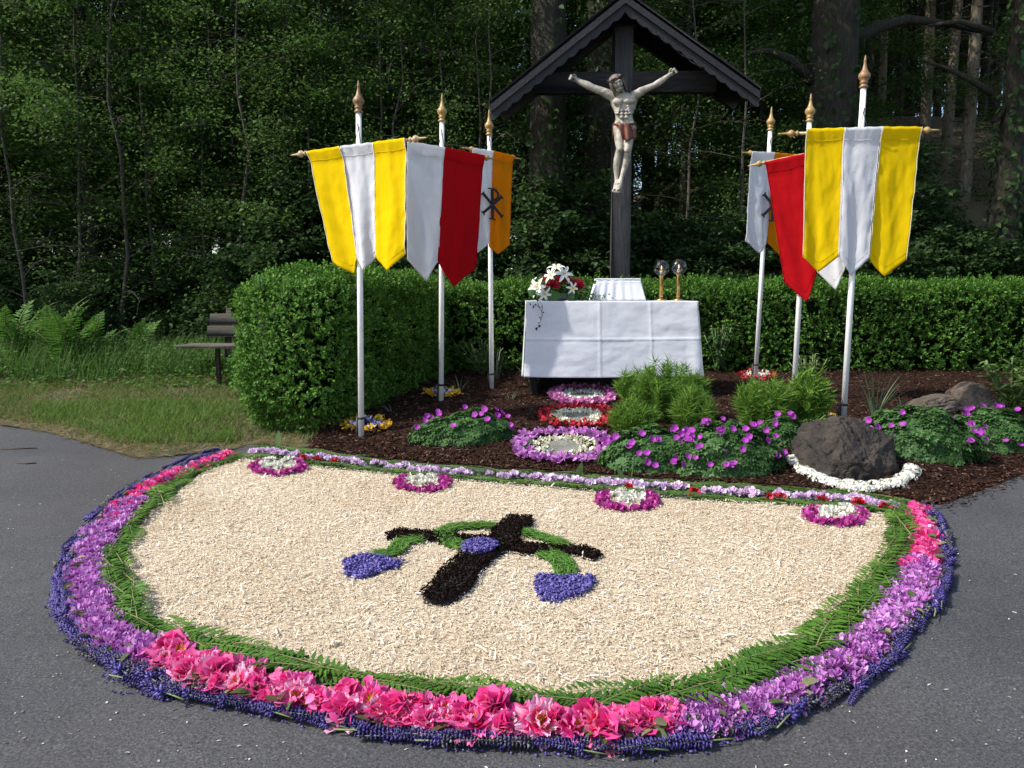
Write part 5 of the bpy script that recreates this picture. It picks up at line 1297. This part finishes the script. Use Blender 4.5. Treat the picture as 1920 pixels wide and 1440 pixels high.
for (e, sg) in ((le, -1), (re, 1)):
    v = e-apex; L = np.linalg.norm(v); v /= L; n_ = np.cross(v, [0, 1., 0])*(-1 if sg < 0 else 1); n_ = n_ if n_[2] > 0 else -n_
    R = np.stack([v, np.array([0, 1., 0]), np.cross(v, [0, 1., 0])], 1)
    c = apex+v*(L/2)+np.array([0, .42, 0])
    # roof boards laid along the slope, each its own piece
    for k in range(5):
        part('roof_board', box(apex+v*(L/2)+np.array([0, .085+.168*k, 0])-n_*(.012+.004*(k % 2)), (L, .162, .03), R, .004), M['tarwood'], root)
    part('roof_cap', box(apex+v*(L/2)+np.array([0, .40, 0])+n_*.018, (L+.02, .90, .022), R, .004), M['tarwood'], root)
    # plain fascia above, scalloped barge board below it; both cut plumb at the ridge
    cs_ = math.hypot(v[0], v[2]); drop = lambda w: np.array([0, 0, -w/abs(v[0])*cs_])
    def board(w0, wf, y0, y1, m, nm):
        V = []; F = []
        for i in range(m+1):
            f = i/m; p = apex+v*L*f
            for y in (y0, y1):
                for q in (p+drop(w0), p+drop(wf(f))): V.append(q+np.array([0, y, 0]))
        for i in range(m):
            a_, b_ = i*4, i*4+4; F += [[a_, a_+1, b_+1, b_], [a_+2, b_+2, b_+3, a_+3], [a_+1, a_+3, b_+3, b_+1], [a_, b_, b_+2, a_+2]]
        F += [[0, 2, 3, 1], [m*4, m*4+1, m*4+3, m*4+2]]
        part(nm, (np.array(V), F), M['tarwood'], root, False)
    board(.03, lambda f: .105, -.045, -.012, 20, 'fascia')
    board(.075, lambda f: .185+.026*abs(math.sin(f*PI*12)), -.008, .03, 96, 'barge_board')
    part('rafter', box(apex+v*(L*.5)-n_*.125+np.array([0, .62, 0]), (L*.94, .09, .16), R, .006), M['tarwood'], root)
part('ridge_block', box(PC(1171, 34)+np.array([0, .1, -.02]), (.34, .30, .16), None, .01), M['tarwood'], root)

def remeshed(name, geo, voxel, smooth_it, mat):
    me0 = mk('tmp', *geo, None); o = bpy.data.objects.new('tmp', me0); COL.objects.link(o)
    m = o.modifiers.new('r', 'REMESH'); m.mode = 'VOXEL'; m.voxel_size = voxel; m.use_smooth_shade = True
    s = o.modifiers.new('s', 'SMOOTH'); s.iterations = smooth_it; s.factor = .5
    dg = bpy.context.evaluated_depsgraph_get(); me = bpy.data.meshes.new_from_object(o.evaluated_get(dg)); me.name = name
    bpy.data.objects.remove(o); me.materials.clear(); me.materials.append(mat)
    me.polygons.foreach_set('use_smooth', np.ones(len(me.polygons), bool)); return me
fs = YC/1443
def C_(px, py, dy=0.0): return PC(px, py, -.14-dy)         # points on the figure; dy towards the viewer
def limb(pts, rad, n=12): return tube(np.array(pts), np.array(rad)*fs, n)
def blob(px, py, dy, rx, ry, rz): return ell(C_(px, py, dy), np.array([rx, ry, rz])*fs, 14, 10)
G_ = []
# torso as stacked sections (px centre, px row, half width, half depth)
sec = [(1168,173,7,6),(1168,178,17,8),(1169,184,24,11),(1169.5,192,24,12.5),(1169.5,200,21.5,12),(1170,208,18,10),(1170,216,15.2,8.5),(1170.5,224,15.8,9),(1171,232,19,11),(1171,240,20.5,12),(1171.5,250,20,11.5),(1172,258,16,9)]
V = []; F = []; nn = 24
for (px, py, w, dpt) in sec:
    c = C_(px, py, .03)
    for k in range(nn):
        a = 2*PI*k/nn; V.append(c+np.array([w*fs*math.copysign(abs(math.cos(a))**.85, math.cos(a)), dpt*fs*math.sin(a), 0]))
for i in range(len(sec)-1):
    for k in range(nn): F.append([i*nn+k, (i+1)*nn+k, (i+1)*nn+(k+1) % nn, i*nn+(k+1) % nn])
F += [list(range(nn)), [(len(sec)-1)*nn+k for k in range(nn)][::-1]]
G_.append((np.array(V), F))
# neck and head, head bowed to the viewer's left
G_.append(limb([C_(1168,182,.03), C_(1164,172,.06), C_(1158,163,.08)], [8.5, 7, 7]))
hc = C_(1156.5,156,.10)
G_.append(ell((0,0,0), (1,1,1), 18, 12)); 
HR = roty(-.42) @ rotx(.25)
V, F = G_.pop(); V = V*np.array([10, 12, 14.5])*fs; G_.append((V@HR.T+hc, F))
def hd(x, y, z): return hc + HR@(np.array([x, -y, z])*fs)      # head space: x right, y out of the face, z up
def hblob(x, y, z, rx, ry, rz): V, F = ell((0,0,0), np.array([rx, ry, rz])*fs, 10, 8); return V@HR.T+hd(x, y, z), F
G_ += [hblob(0,13,-2.5,1.9,3.0,3.6), hblob(0,11.5,1.5,1.3,1.8,3), hblob(-3.6,11,3,3,1.3,1), hblob(3.6,11,3,3,1.3,1), hblob(0,10,-9,4.8,4,4.2), hblob(0,12,-6.2,2.6,1.5,.8), hblob(0,12,-8,2.3,1.5,.9), hblob(-5,8,-3,3,3,4), hblob(5,8,-3,3,3,4), hblob(-10,0,-1,1.6,2.5,3.4), hblob(10,0,-1,1.6,2.5,3.4)]
# chest, ribs, belly
G_ += [blob(1158.5,191,.120,10,5.2,6.2), blob(1180,189.5,.120,10,5.2,6.2)]
for s_ in (-1, 1):
    for k in range(4):
        yy = 200+k*4.2; G_.append(limb([C_(1170+s_*(6+k*1.2), yy-1.5, .128), C_(1170+s_*(13+k*.2), yy+.5, .105), C_(1170+s_*(18-k*.4), yy-2.5, .06)], [2.0,2.3,1.9], 8))
    for k in range(3): G_.append(blob(1170+s_*4.2, 207+k*6.5, .112, 4.0, 3.0, 2.8))
    G_.append(blob(1170.5+s_*12, 231, .085, 6, 4, 5))
# arms
for pts, rr in (([(1152,182,.03),(1143,178,.04),(1128,171,.05),(1113,165.5,.055),(1103,160.5,.05),(1090,154.5,.04),(1081,150,.035)], [9.5,8.8,7.2,6.2,6.8,5.2,4.2]),
                ([(1186,181,.03),(1195,176,.04),(1211,167,.05),(1226,160.5,.055),(1236,154.5,.05),(1248,146,.04),(1256,140,.035)], [8.6,7.8,6.2,5.2,5.7,4.4,3.6])):
    G_.append(limb([C_(*p) for p in pts], rr, 14))
G_ += [blob(1133,171.5,.075,10,4.5,5.2), blob(1205,168.5,.075,10,4.5,5.2)]
# hands: palm, four curled fingers and a thumb each
for (wx, wy, dx, dy_) in ((1081,150,-1,-.45), (1256,140,1,-.72)):
    dl = math.hypot(dx, dy_); ux_, uy_ = dx/dl, dy_/dl; vx, vy = -uy_, ux_
    if vy > 0: vx, vy = -vx, -vy        # v points up in the picture
    def hp(a, b, dd=.035): return C_(wx+ux_*a+vx*b, wy+uy_*a+vy*b, dd)
    G_.append(limb([hp(0,0), hp(4,0), hp(9,.2)], [3.8,4.9,4.6], 10))
    for k, (b0, ln) in enumerate(((-3.6,.8),(-1.2,.95),(1.3,1.0),(3.7,.92))):
        G_.append(limb([hp(7,b0*.8,.04), hp(11.5,b0*1.15,.05), hp(13.2+ln,b0*1.25,.075), hp(11.5+ln*.5,b0*1.1,.10), hp(9.5,b0*.95,.10)], [1.75,1.6,1.45,1.35,1.1], 8))
    G_.append(limb([hp(2,3.6,.045), hp(5,6.8,.06), hp(8.2,7.6,.075), hp(10.5,6.6,.085)], [1.9,1.75,1.6,1.2], 8))
# legs, crossed at the feet
G_.append(limb([C_(1162,246,.03), C_(1161.5,258,.05), C_(1162,270,.08), C_(1162.5,279,.10), C_(1160,288,.075), C_(1157,300,.055), C_(1155.3,316,.04), C_(1155.6,330,.045), C_(1156.5,341,.06)], [10.3,9.8,8.2,6.8,6.2,6.4,5.3,3.8,3.8], 16))
G_.append(limb([C_(1180,246,.03), C_(1178.5,258,.06), C_(1178,270,.10), C_(1177,281,.13), C_(1176.5,290,.105), C_(1175,301,.085), C_(1171,316,.07), C_(1166.5,330,.08), C_(1163,341,.10)], [10.3,9.8,8.2,6.8,6.2,6.4,5.3,3.8,3.8], 16))
G_ += [blob(1162.5,279,.155,4.6,3,4.4), blob(1175.2,281.5,.185,4.6,3,4.4)]
for (ax_, ay, bx_, by, dz) in ((1157.5,340,1153.5,357,.06), (1163,340,1160,358,.10)):
    G_.append(limb([C_(ax_,ay,dz), C_((ax_+bx_)/2,(ay+by)/2,dz+.05), C_(bx_,by,dz+.075)], [4.6,5.2,4.6], 10))
    for k in range(5): G_.append(limb([C_(bx_-4+k*2.05,by-1,dz+.07), C_(bx_-4.6+k*2.15,by+4.4-.6*abs(k-1.5),dz+.075)], [1.5 if k else 1.9, 1.25], 8))
me = remeshed('body', join(*G_), .0062, 1, M['skin'])
fc = C_(1170, 230)
fig = thing('crucifix_figure', fc, 'pale painted carved figure hanging with outspread arms on the dark cross', 'statue')
me.transform(__import__('mathutils').Matrix.Translation((-fc[0], -fc[1], -fc[2])))
add('body', me, fig)
# hair, beard, crown of thorns
hg = []
for i in range(46):
    a = PI*(.02+.96*i/45)*1.0; a = a*1.35-.55; x = 10.8*math.cos(a); y = -12*math.sin(a)*.9+1
    if y > 5: continue
    L_ = 15+7*math.sin(i*2.3); hg.append(tube([hd(x*.75, y*.7, 12), hd(x*1.06, y*1.05, 4), hd(x*1.1, y*1.05+.8, -5), hd(x*1.0+math.sin(i)*1.2, y+1.5, -L_)], np.array([2.2, 2.4, 2.2, 1.0])*fs, 6))
V, F = ell((0,0,0), np.array([11.2, 12.4, 9])*fs, 16, 8); hg.append((V@HR.T+hd(0, -2.2, 7), F))
part('hair', join(*hg), M['hair'], fig)
bg_ = [tube([hd(x, 9.5-abs(x)*.35, -8.5), hd(x*.9, 12-abs(x)*.4, -12), hd(x*.5, 11.5, -16.5-(5-abs(x))*.4)], np.array([1.9, 1.7, .7])*fs, 6) for x in np.linspace(-5.5, 5.5, 8)]
bg_ += [tube([hd(0, 13.2, -5.2), hd(s_*3, 12.2, -6), hd(s_*5, 10.4, -8.5)], np.array([1.0, 1.1, .8])*fs, 6) for s_ in (-1, 1)]
part('beard', join(*bg_), M['hair'], fig)
part('eyes', join(hblob(-3.6,11.0,.8,1.7,.9,.8), hblob(3.6,11.0,.8,1.7,.9,.8)), M['dark'], fig)
tg = []
for k in range(3):
    pts = [hd(12.3*math.cos(a), 13.6*math.sin(a)*-1*-1, 7.5+1.6*math.sin(a*5+k*2.1)+(k-1)*1.1) for a in np.linspace(0, 2*PI, 40)]
    tg.append(tube(pts, 1.25*fs, 6))
for i in range(16):
    a = i*2*PI/16; tg.append(tube([hd(12.5*math.cos(a), 13.8*math.sin(a), 8), hd(15.5*math.cos(a+.3), 16.5*math.sin(a+.3), 9+2.5*math.sin(i*3))], np.array([.7, .15])*fs, 5))
part('crown_of_thorns', join(*tg), M['dark'], fig)
# loincloth: a rope band, a front flap with folds, a hanging end on the right hip
lg = [tube([C_(1150.5,232.5,.03), C_(1157,233,.125), C_(1170,233.5,.155), C_(1184,232.5,.135), C_(1191.5,232,.04), C_(1184,231,-.06), C_(1158,231,-.06), C_(1150.5,232.5,.03)], 2.1*fs, 8)]
def flap(u, v):
    x = (1159+u*20)*(1-v)+(1166.5+u*20.5)*v; y = 232+v*(25+5*math.sin(u*PI)+3*(1-u)); return C_(x, y, .150+.022*math.sin(u*9+v*3)*(.3+v)+.02*math.sin(u*PI))
lg.append(thick(grid(flap, 12, 10), .012))
def flap2(u, v):
    x = (1178+u*13)*(1-v)+(1184+u*9)*v; y = 241+v*(20-2*u)-6*(1-v)*(1-u); return C_(x, y, .135-.06*u+.018*math.sin(u*8+v*4))
lg.append(thick(grid(flap2, 8, 8), .012))
def back_(u, v): a = PI*(.06+.88*u); return C_(1171+21.3*math.cos(a), 233+v*24, .03-.15*math.sin(a))
lg.append(thick(grid(back_, 14, 5), .010))
part('loincloth', join(*lg), M['loin'], fig)
part('nail', join(*[tube([C_(x, y, .05), C_(x, y, .115)], np.array([1.6, 2.2])*fs, 8) for x, y in ((1074.5,147.2),(1263,134.6))]+[tube([C_(1160,346,.08), C_(1160,346,.175)], np.array([1.6, 2.4])*fs, 8)]), M['dark'], fig)

# ------------------------------------------------------------------ altar
YA, YB_ = 7.75, 8.45
tl = P(988, 564, YA); tr = P(1308, 565, YA); zt = (tl[2]+tr[2])/2; x0, x1 = tl[0], tr[0]
zb = P(1150, 705, YA)[2]; zf = float(gz((x0+x1)/2, 8.1))
tab = thing('altar_table', ((x0+x1)/2, 8.1, zf), 'plain table hidden under the white altar cloth', 'table')
part('tabletop', box(((x0+x1)/2, 8.1, zt-.025), (x1-x0-.02, YB_-YA-.02, .03), None, .003), M['greywood'], tab)
for sx in (x0+.08, x1-.08):
    for y in (YA+.09, YB_-.09): part('leg', box((sx, y, (zt-.04+float(gz(sx, y)))/2), (.05, .05, zt-.04-float(gz(sx, y))+.02), None, .004), M['ink'], tab)
part('added_dark_board', box(((x0+x1)/2, YB_-.16, (zt-.05+zf-.05)/2), (x1-x0-.10, .02, zt-zf), None, .003), M['ink'], tab)  # added black board, stands in for the deep shade under the table
ac = thing('altar_cloth', ((x0+x1)/2, 8.1, zt), 'white altar cloth with fold creases hanging over the table', 'tablecloth')
dropF = zt-zb
def top_fn(u, v): return (x0+(x1-x0)*u, YA+(YB_-YA)*v, zt+.0015*fbm(u*8, v*6))
def crease(s, c, w=.006): return math.exp(-((s-c)/w)**2)
def front_fn(u, v):
    x = x0+(x1-x0)*u; xb = x0-.03+(x1-x0+.10)*u; z = zt-dropF*v*(1+.018*math.sin(u*3+.4))-.0
    rip = .012*v*math.sin(u*4.2+.6)+.010*v*math.sin(u*9.5)*v + .007*fbm(u*5, v*4, 3) + .035*v*max(0, (u-.90)/.10)**1.5*math.sin(max(0, (u-.90)/.10)*PI)
    fold_ = .007*crease(v, .50, .010)+.006*crease(u, .425, .005)+.005*crease(u, .72, .005)+.003*crease(u, .14, .005)+.010*abs(((u*2.35) % 1)-.5)
    return (x*(1-v)+xb*v, YA-.004-rip-fold_-.03*v, z)
def sideR(u, v):
    z = zt-(dropF-.13*u+.02)*v; flare = .055*math.sin(u*PI*1.0)*v+.09*v*u
    return (x1+.004+.07*v*(1-u)+flare, (YA-.004-.03*v*(1-u))+(YB_-YA)*u*(1-.05*v), z)
def sideL(u, v): return (x0-.004-.03*v*u-.03*v*math.sin(u*PI), YB_+(YA-.004-.03*v-YB_)*u, zt-dropF*v*(1.12-.12*u))
def backf(u, v): return (x1+(x0-x1)*u+.09*v*(1-u), YB_+.01*v, zt-.60*v)
part('cloth_top', thick(grid(top_fn, 20, 8), .0015), M['linen'], ac)
part('cloth_front', thick(grid(front_fn, 140, 60), .0015), M['linen'], ac)
part('cloth_side', thick(grid(sideR, 16, 24), .0015), M['linen'], ac); part('cloth_side', thick(grid(sideL, 16, 24), .0015), M['linen'], ac)
part('cloth_back', thick(grid(backf, 20, 6), .0015), M['linen'], ac)
# the dark under the altar comes from the added black board
# small covered stand with a gathered skirt
cx = (P(1118,525,8.1)[0]+P(1197,525,8.1)[0])/2; wt_ = (79/1443*8.1)/2; wb_ = (98/1443*8.1)/2; hs = P(1150,525,8.0)[2]-zt
st = thing('covered_stand', (cx, 8.12, zt+.003), 'small box stand under a gathered white skirt on the altar', 'stand')
def skirt(u, v):
    a = u*4; k = int(a) % 4; f = a-int(a) if a < 4 else 1.0
    if a >= 4: k = 3
    w = wt_+(wb_-wt_)*v; dd = .13+.05*v; cs = [(-w,-dd),(w,-dd),(w,dd),(-w,dd)]; p0 = cs[k]; p1 = cs[(k+1) % 4]
    n_ = [(0,-1),(1,0),(0,1),(-1,0)][k]; amp = .0075*(.15+v)*(.7+.5*math.sin(f*5+k))*math.sin(f*(24 if k % 2 == 0 else 14)*1.6+.7*math.sin(f*7)+1.1*k)*min(1, f*8, (1-f)*8)
    return (cx+p0[0]+(p1[0]-p0[0])*f+n_[0]*amp, 8.12+p0[1]+(p1[1]-p0[1])*f+n_[1]*amp, zt+hs*(1-v)+.004)
part('skirt', thick(grid(skirt, 240, 10), .0015), M['linen'], st)
part('cover', box((cx, 8.12, zt+hs+.008), (wt_*2+.012, .275, .016), None, .005), M['linen'], st)
part('ruffle', join(*[tube([(cx-wt_-.004, 8.12-.137, zt+hs-.03), (cx+wt_+.004, 8.12-.137, zt+hs-.03)], .0035, 6)]), M['linen'], st)
# two candle lanterns
for px, py0, py1, lab in ((1239,488,563,'left of the two brass candle lanterns with glass globes on the altar'),(1271,486,564,'right of the two brass candle lanterns with glass globes on the altar')):
    b = P(px, py1, 7.98); x, y = b[0], 7.98; h = P(px, py0, 7.98)[2]-zt; rg = 15/1443*7.98; s_h = h-2*rg*.93
    r = thing('candle_lantern', (x, y, zt+.002), lab, 'lantern', 'brass candle lanterns on the altar')
    at_ = np.array([x, y, zt+.002])
    part('base', lathe([(.001,0),(.052,0),(.055,.008),(.046,.016),(.030,.022),(.026,.036)], 20, at_), M['brass'], r)
    part('stem', lathe([(.020,.034),(.022,.045),(.021,s_h*.5),(.022,s_h-.02),(.030,s_h-.012),(.032,s_h)], 18, at_), M['brass'], r)
    rr = rg; prof = [(max(.004, rr*math.sin(a)), s_h+rr*.93-rr*math.cos(a)) for a in np.linspace(.42, PI-.62, 16)]
    part('glass_globe', lathe(prof+[(p[0]-.0035, p[1]) for p in prof[::-1]], 24, at_), M['glass'], r)
    part('candle', lathe([(.001,s_h),(.016,s_h),(.016,s_h+.055),(.001,s_h+.057)], 12, at_), M['wax'], r)
    part('flame', lathe([(.0005,s_h+.060),(.005,s_h+.070),(.004,s_h+.082),(.0005,s_h+.098)], 8, at_), M['flame'], r)
# flower arrangement
fb = P(1045, 563, 7.98); ar = thing('flower_arrangement', (fb[0], 7.98, zt+.002), 'bouquet of white lilies and red roses at the left end of the altar', 'flower arrangement')
part('bowl', lathe([(.001,0),(.06,0),(.085,.02),(.10,.06),(.095,.075),(.085,.07)], 18, (fb[0]+.02, 7.98, zt+.003)), M['stone'], ar)
def lily(px, py, dy, size, face):
    c = P(px, py, 7.98-dy); a = np.arange(6)*2*PI/6; f = np.array(face, float); f /= np.linalg.norm(f); u = np.cross(f, [0, .3, 1.]); u /= np.linalg.norm(u); w = np.cross(f, u)
    for i in range(6):
        e = math.cos(a[i])*u+math.sin(a[i])*w; tng = np.cross(f, e)
        def fn(uu, v): 
            x = (uu-.5)*2; wid = size*.30*math.sin(PI*min(1, .1+.9*v))**.8
            return c + e*size*(v*.95) + f*size*(.55*v-.62*v*v*v) + tng*x*wid*.5 + f*size*.05*abs(x)
        part('lily_petal', grid(fn, 4, 7), M['lily'], ar)
    part('lily_stamens', scatter(LEAF, np.tile(c, (6, 1)), frames(np.array([f+.35*(math.cos(b_)*u+math.sin(b_)*w) for b_ in a]), rand_dirs(6)), np.column_stack([np.full(6, .012), np.full(6, size*.6), np.full(6, .01)])), M['yellowp'], ar, False)
M['lily'] = solid('lily_petal', [(.3,(.70,.72,.58)),(.7,(.84,.84,.80))], 14, .55, .1, 40)
for a_ in ((1009,540,.10,.125,(-.5,-1,.2)),(1020,550,.16,.10,(.2,-1,-.5)),(1034,518,.06,.11,(-.5,-.8,.6)),(1056,515,.08,.125,(.4,-1,.5)),(1043,504,.0,.11,(-.1,-.5,1)),(1003,534,.02,.09,(-1,-.5,.2)),(1072,540,.14,.08,(.5,-1,-.1))): lily(*a_)
ROSE = [mk('rose', *closed_heart(50+i), M['redp'], True) for i in range(2)]
for i, (px, py, dy, s_) in enumerate(((1022,526,.03,.075),(1037,538,.13,.10),(1047,530,.10,.085),(1063,528,.09,.08),(1084,536,.08,.10),(1090,541,.05,.085),(1028,540,.12,.07))):
    add('rose', ROSE[i % 2], ar, P(px, py, 7.98-dy)-np.array(ar.location), (.5, 0, i), s_*1.6)
n = 260; c = P(1048, 548, 8.0); p = c+rng.normal(size=(n, 3))*np.array([.13, .06, .055]); p[:, 2] = np.maximum(p[:, 2], zt+.02)
part('foliage', scatter(LEAF6, p, frames(rand_dirs(n), rand_dirs(n)), .045+.04*rng.random(n)), M['geraniumleaf'], ar, False)
n = 150; c = P(1100, 556, 7.95); p = c+rng.normal(size=(n, 3))*np.array([.10, .05, .022]); p[:, 2] = np.maximum(p[:, 2], zt+.012)
part('trailing_foliage', scatter(LEAF6, p, frames(rand_dirs(n), rand_dirs(n)+np.array([0,0,1])), .025+.015*rng.random(n)), M['geraniumleaf'], ar, False)
for (px, py, w, l_, an) in ((1040,555,.10,.17,1.45),(1071,556,.07,.11,.2),(998,548,.06,.11,-1.2)):
    c = P(px, py, 7.84); V, F = grid(lambda u, v: ((u-.5)*w*math.sin(PI*min(1, .08+.92*v)), -.02*math.sin(v*3), l_*(v-.5)), 6, 8)
    part('large_leaf', (V@roty(an).T+c, F), M['geraniumleaf'], ar)
tw = [P(*q, YA-.045) for q in ((1008,560),(1009,572),(1015,582),(1017,590),(1014,600),(1010,610),(1006,620))]; tw[0] = P(1008, 558, 7.85)
part('trailing_twig', join(tube(tw, .003, 5), tube([P(1012,577,YA-.05), P(1003,570,YA-.05), P(999,580,YA-.05)], .002, 4), tube([P(1016,588,YA-.05), P(1017,572,YA-.05), P(1012,566,YA-.05)], .002, 4)), M['dark'], ar)
q = np.array([P(px+rnd.uniform(-3,3), py, YA-.055) for px, py in [(1003,573),(1000,578),(1006,566),(1015,585),(1014,596),(1012,604),(1010,609),(1008,614),(1005,619),(1011,600),(998,572),(1016,575)]])
part('twig_leaves', scatter(LEAF6, q, frames(rand_dirs(len(q)), np.tile([0,-1.,.2], (len(q), 1))+.3*rand_dirs(len(q))), .022+.014*rng.random(len(q))), M['ink'], ar, False)

# ------------------------------------------------------------------ bench, twigs and litter
bp = P(392, 652, 9.1); bx, by = bp[0]+.35, 9.1; bz = float(gz(bx, by)); sz = P(392, 648, 9.1)[2]
bench = thing('park_bench', (bx, by, bz), 'weathered wooden bench half hidden behind the left hedge', 'bench')
Lb = 1.5; x_l = P(346, 648, 9.1)[0]
for k in range(3): part('seat_slat', box((x_l+Lb/2, by-.16+.15*k, sz), (Lb, .135, .035), None, .004), M['greywood'], bench)
zc = [P(400, 621, 9.46)[2], P(400, 598.5, 9.51)[2]]; hh_ = [.135, .135]
xs_ = [P(388, 620, 9.45)[0], P(393, 600, 9.5)[0]]
for k in range(2): part('back_slat', box((xs_[k]+.65, by+.36+.05*k, zc[k]), (1.3, .03, hh_[k]), rotx(-.2), .004), M['greywood'], bench)
for fx in (.36, 1.2):
    part('leg', box((x_l+fx, by+.08, (sz+bz)/2-.02), (.045, .06, sz-bz), None, .006), M['greywood'], bench)
    part('back_support', box((x_l+fx, by+.45, (zc[0]+sz)/2+.05), (.07, .05, .62), rotx(-.2), .005), M['greywood'], bench)
for i, (pts, lab) in enumerate((([(0,842),(35,841),(70,840)], 'longer thin dark twig lying on the asphalt at the left edge'), ([(30,868),(48,869),(68,868)], 'short dark twig on the asphalt below the longer twig'))):
    q = np.array([on_road(*p, .006) for p in pts]); solo('twig', tube(q, [.004, .006, .004], 6), M['twig'], q[0], lab, 'twig')
n = 750
px = rng.random(n)*2200-140; py = 800+rng.random(n)**1.0*660
pp = np.array([on_road(a, b) for a, b in zip(px, py)]); op = np.concatenate([outer_[:, :2], BKA[1][::-1, :2]])
pp = pp[(~inside(pp, op)) & (pp[:, 1] < yb(pp[:, 0])-.02)]; n = len(pp); pp[:, 2] = gz(pp[:, 0], pp[:, 1])+.003
tag(add('road_litter', mk('road_litter', *scatter(CURL, pp, flatR(n, .3), np.column_stack([.003+.005*rng.random(n), (.005+.014*rng.random(n)**4), .008*np.ones(n)])), M['litter'], False)), 'pale petal bits and shavings scattered on the asphalt', 'litter', kind='stuff')
n = 260; t = rng.random(n)*20+2; pp, q = band(2, 3, t, 1.02+.35*rng.random(n)**2); pp[:, 2] += .006
tag(add('fallen_florets', mk('fallen_florets', *scatter(FLORET, pp, flatR(n, .3), .012+.010*rng.random(n)), M['violet'], False)), 'loose violet lupin florets dropped on the asphalt outside the border', 'petals', kind='stuff')
